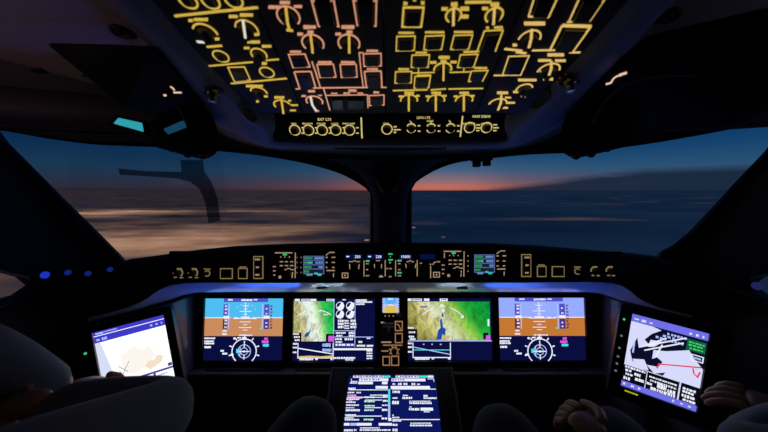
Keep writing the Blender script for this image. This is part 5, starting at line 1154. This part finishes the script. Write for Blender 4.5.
def limb_shirt(m, pts, rad):
    J = {str(i): (p, r) for i, (p, r) in enumerate(zip(pts, rad))}
    m.add(*skin_obj(J, [(str(i), str(i+1)) for i in range(len(pts)-1)], '0', 2))
def person(side, label, P):
    """P: joints in world coordinates"""
    e = empty('person', P['pelvis']-Vector((0, 0, .12))); tag(e, label, 'person')
    pel, che, nk, hd = P['pelvis'], P['chest'], P['neck'], P['head']
    J = {'pel': (pel, (.165, .115)), 'wai': (pel.lerp(che, .45), (.150, .105)), 'che': (che, (.175, .115)), 'nk': (nk, .056), 'hb': (hd-Vector((0, .01, .09)), .052)}
    E = [('pel', 'wai'), ('wai', 'che'), ('che', 'nk'), ('nk', 'hb')]
    for s in 'lr':
        J['sh'+s] = (P['sh'+s], .058); J['el'+s] = (P['el'+s], .042); J['fo'+s] = (P['el'+s].lerp(P['wr'+s], .3), .042); J['wr'+s] = (P['wr'+s], .027)
        J['hp'+s] = (P['hp'+s], .082); J['kn'+s] = (P['kn'+s], .060); J['an'+s] = (P['an'+s], .042); J['to'+s] = (P['an'+s]+Vector((0, .14, -.04)), .032)
        E += [('che', 'sh'+s), ('sh'+s, 'el'+s), ('el'+s, 'fo'+s), ('fo'+s, 'wr'+s), ('pel', 'hp'+s), ('hp'+s, 'kn'+s), ('kn'+s, 'an'+s), ('an'+s, 'to'+s)]
    m = MB(); m.add(*skin_obj(J, E, 'pel', 2)); T = head(m, hd, P['yaw'])
    for s in 'lr': hand(m, P['wr'+s], *P['hand'+s])
    m.build('body', SKIN, e, smooth=True)
    m = MB(); J2 = {k: (J[k][0], tuple(q*1.1 for q in J[k][1])) for k in ('pel', 'wai', 'che')}; J2['col'] = (che.lerp(nk, .82), .068)
    E2 = [('pel', 'wai'), ('wai', 'che'), ('che', 'col')]
    for s in 'lr':
        w0 = P['el'+s].lerp(P['wr'+s], .93)
        J2['sh'+s] = (P['sh'+s], .070); J2['ua'+s] = (P['sh'+s].lerp(P['el'+s], .55), .060); J2['el'+s] = (P['el'+s], .054); J2['fo'+s] = (P['el'+s].lerp(P['wr'+s], .45), .050); J2['cu'+s] = (w0, .037)
        E2 += [('che', 'sh'+s), ('sh'+s, 'ua'+s), ('ua'+s, 'el'+s), ('el'+s, 'fo'+s), ('fo'+s, 'cu'+s)]
    m.add(*skin_obj(J2, E2, 'pel', 2)); m.build('shirt', SHIRT, e, smooth=True)
    m = MB(); J3 = {'pel': (pel-Vector((0, 0, .03)), (.185, .13))}; E3 = []
    for s in 'lr':
        J3['hp'+s] = (P['hp'+s], .098); J3['th'+s] = (P['hp'+s].lerp(P['kn'+s], .5), .086); J3['kn'+s] = (P['kn'+s], .072); J3['ca'+s] = (P['kn'+s].lerp(P['an'+s], .4), .066); J3['an'+s] = (P['an'+s]+Vector((0, 0, .03)), .060)
        E3 += [('pel', 'hp'+s), ('hp'+s, 'th'+s), ('th'+s, 'kn'+s), ('kn'+s, 'ca'+s), ('ca'+s, 'an'+s)]
    m.add(*skin_obj(J3, E3, 'pel', 2)); m.build('trousers', TROUS, e, smooth=True)
    for s in 'lr':
        a_ = P['an'+s]; m = MB(); J4 = {'a': (a_+Vector((0, -.03, -.02)), .046), 'b': (a_+Vector((0, .07, -.045)), .044), 'c': (a_+Vector((0, .17, -.055)), .034)}
        m.add(*skin_obj(J4, [('a', 'b'), ('b', 'c')], 'a', 2)); m.build('shoe', SHOE, e, smooth=True)
    m = MB(); rot = Matrix.Rotation(R(P['yaw']), 3, 'Z'); rings = []
    for j in range(15):
        t = R(-20+110*j/14); z = .126*math.sin(t)+.002; rr = max(.002, math.cos(t)); ring = []
        for i in range(32):
            a_ = 2*math.pi*i/32; x = .084*rr*math.cos(a_); y = .104*rr*math.sin(a_)-.006
            zz = z
            if y > .0: zz = max(z, .052+.02*(y/.1))
            ring.append(hd+rot @ Vector((x*random.uniform(.98, 1.02), (y if y < .05 else min(y, .088)), zz)))
        rings.append(ring)
    m.loft(rings); m.build('hair', HAIR, e, smooth=True)
    # epaulettes on the shirt shoulders
    for s in 'lr':
        p = P['sh'+s]+Vector((0, 0, .066)); f = Fr(p, (P['shr']-P['shl']), (0, 1, 0)); m = MB(); m.rect(f, -.055, -.025, .055, .025, -.012, .004, .008); m.build('epaulette', TROUS, e)
    return e
Vv = Vector
def mirror_fix(d): return d
# left pilot: right elbow swung forward over the lap, left arm reaching to the tablet
elr = V(172, 410, .50); wrr = V(44, 405, .53); ell = V(-44, 345, .50); wrl = V(66, 390, .655)
person(-1, 'person in a pale shirt in the left seat, arms bent beside the bright tablet', dict(
    pelvis=Vv((-.55, .20, .60)), chest=Vv((-.55, .17, .99)), neck=Vv((-.55, .18, 1.19)), head=Vv((-.55, .20, 1.335)), yaw=12,
    shl=Vv((-.735, .20, 1.12)), shr=Vv((-.375, .20, 1.12)), ell=ell, elr=elr, wrl=wrl, wrr=wrr,
    hpl=Vv((-.65, .30, .58)), hpr=Vv((-.45, .30, .58)), knl=Vv((-.66, .74, .62)), knr=V(318, 408, .80), anl=Vv((-.62, .98, .19)), anr=Vv((-.33, 1.0, .19)),
    handl=((.55, .7, -.25), (-.1, -.5, .8), 1, .35), handr=((-1, .12, -.02), (0, -.5, .8), -1, .6)))
# right pilot: left hand resting over the knee, right forearm on the tablet
elr = V(748, 462, .47); wrr = V(797, 416, .62); ell = Vv((.44, .42, .82)); wrl = V(606, 440, .62)
person(1, 'person in a pale shirt in the right seat, one hand beside the dark tablet', dict(
    pelvis=Vv((.55, .20, .60)), chest=Vv((.55, .17, .99)), neck=Vv((.55, .18, 1.19)), head=Vv((.55, .20, 1.335)), yaw=-12,
    shl=Vv((.365, .20, 1.12)), shr=Vv((.735, .20, 1.12)), ell=ell, elr=elr, wrl=wrl, wrr=wrr,
    hpl=Vv((.45, .30, .58)), hpr=Vv((.65, .30, .58)), knl=V(497, 416, .80), knr=V(604, 419, .80), anl=Vv((.33, 1.0, .19)), anr=Vv((.62, .98, .19)),
    handl=((-.35, .8, .05), (-.25, -.2, .9), 1, .55), handr=((-.75, .65, .14), (.2, -.5, .8), -1, .4)))
for side, lb in ((-1, 'left'), (1, 'right')):
    x = side*.55; e = empty('pilot_seat', (x, .1, 0)); tag(e, f'dark pilot seat carrying the {lb} pilot', 'seat')
    MB().rect(Fr((x, .22, .44), (1, 0, 0), (0, 1, 0)), -.23, -.25, .23, .25, -.05, .035, .05).build('cushion', SEATM, e, bevel=.02, smooth=True)
    MB().rect(Fr((x, -.035, .46), (1, 0, 0), (0, -.12, 1)), -.22, 0, .22, .62, -.02, .08, .07).build('backrest', SEATM, e, bevel=.02, smooth=True)
    MB().rect(Fr((x, -.10, 1.16), (1, 0, 0), (0, -.08, 1)), -.12, 0, .12, .17, -.02, .06, .05).build('headrest', SEATM, e, bevel=.02, smooth=True)
    MB().rect(Fr((x, .12, 0), (1, 0, 0), (0, 1, 0)), -.16, -.16, .16, .16, 0, .40, .03).build('pedestal_base', BLKG, e)
    for s2 in (-1, 1): MB().rect(Fr((x+s2*.27, .14, .70), (1, 0, 0), (0, 1, 0)), -.03, -.2, .03, .14, 0, .045, .025).build('armrest', SEATM, e, bevel=.012, smooth=True)
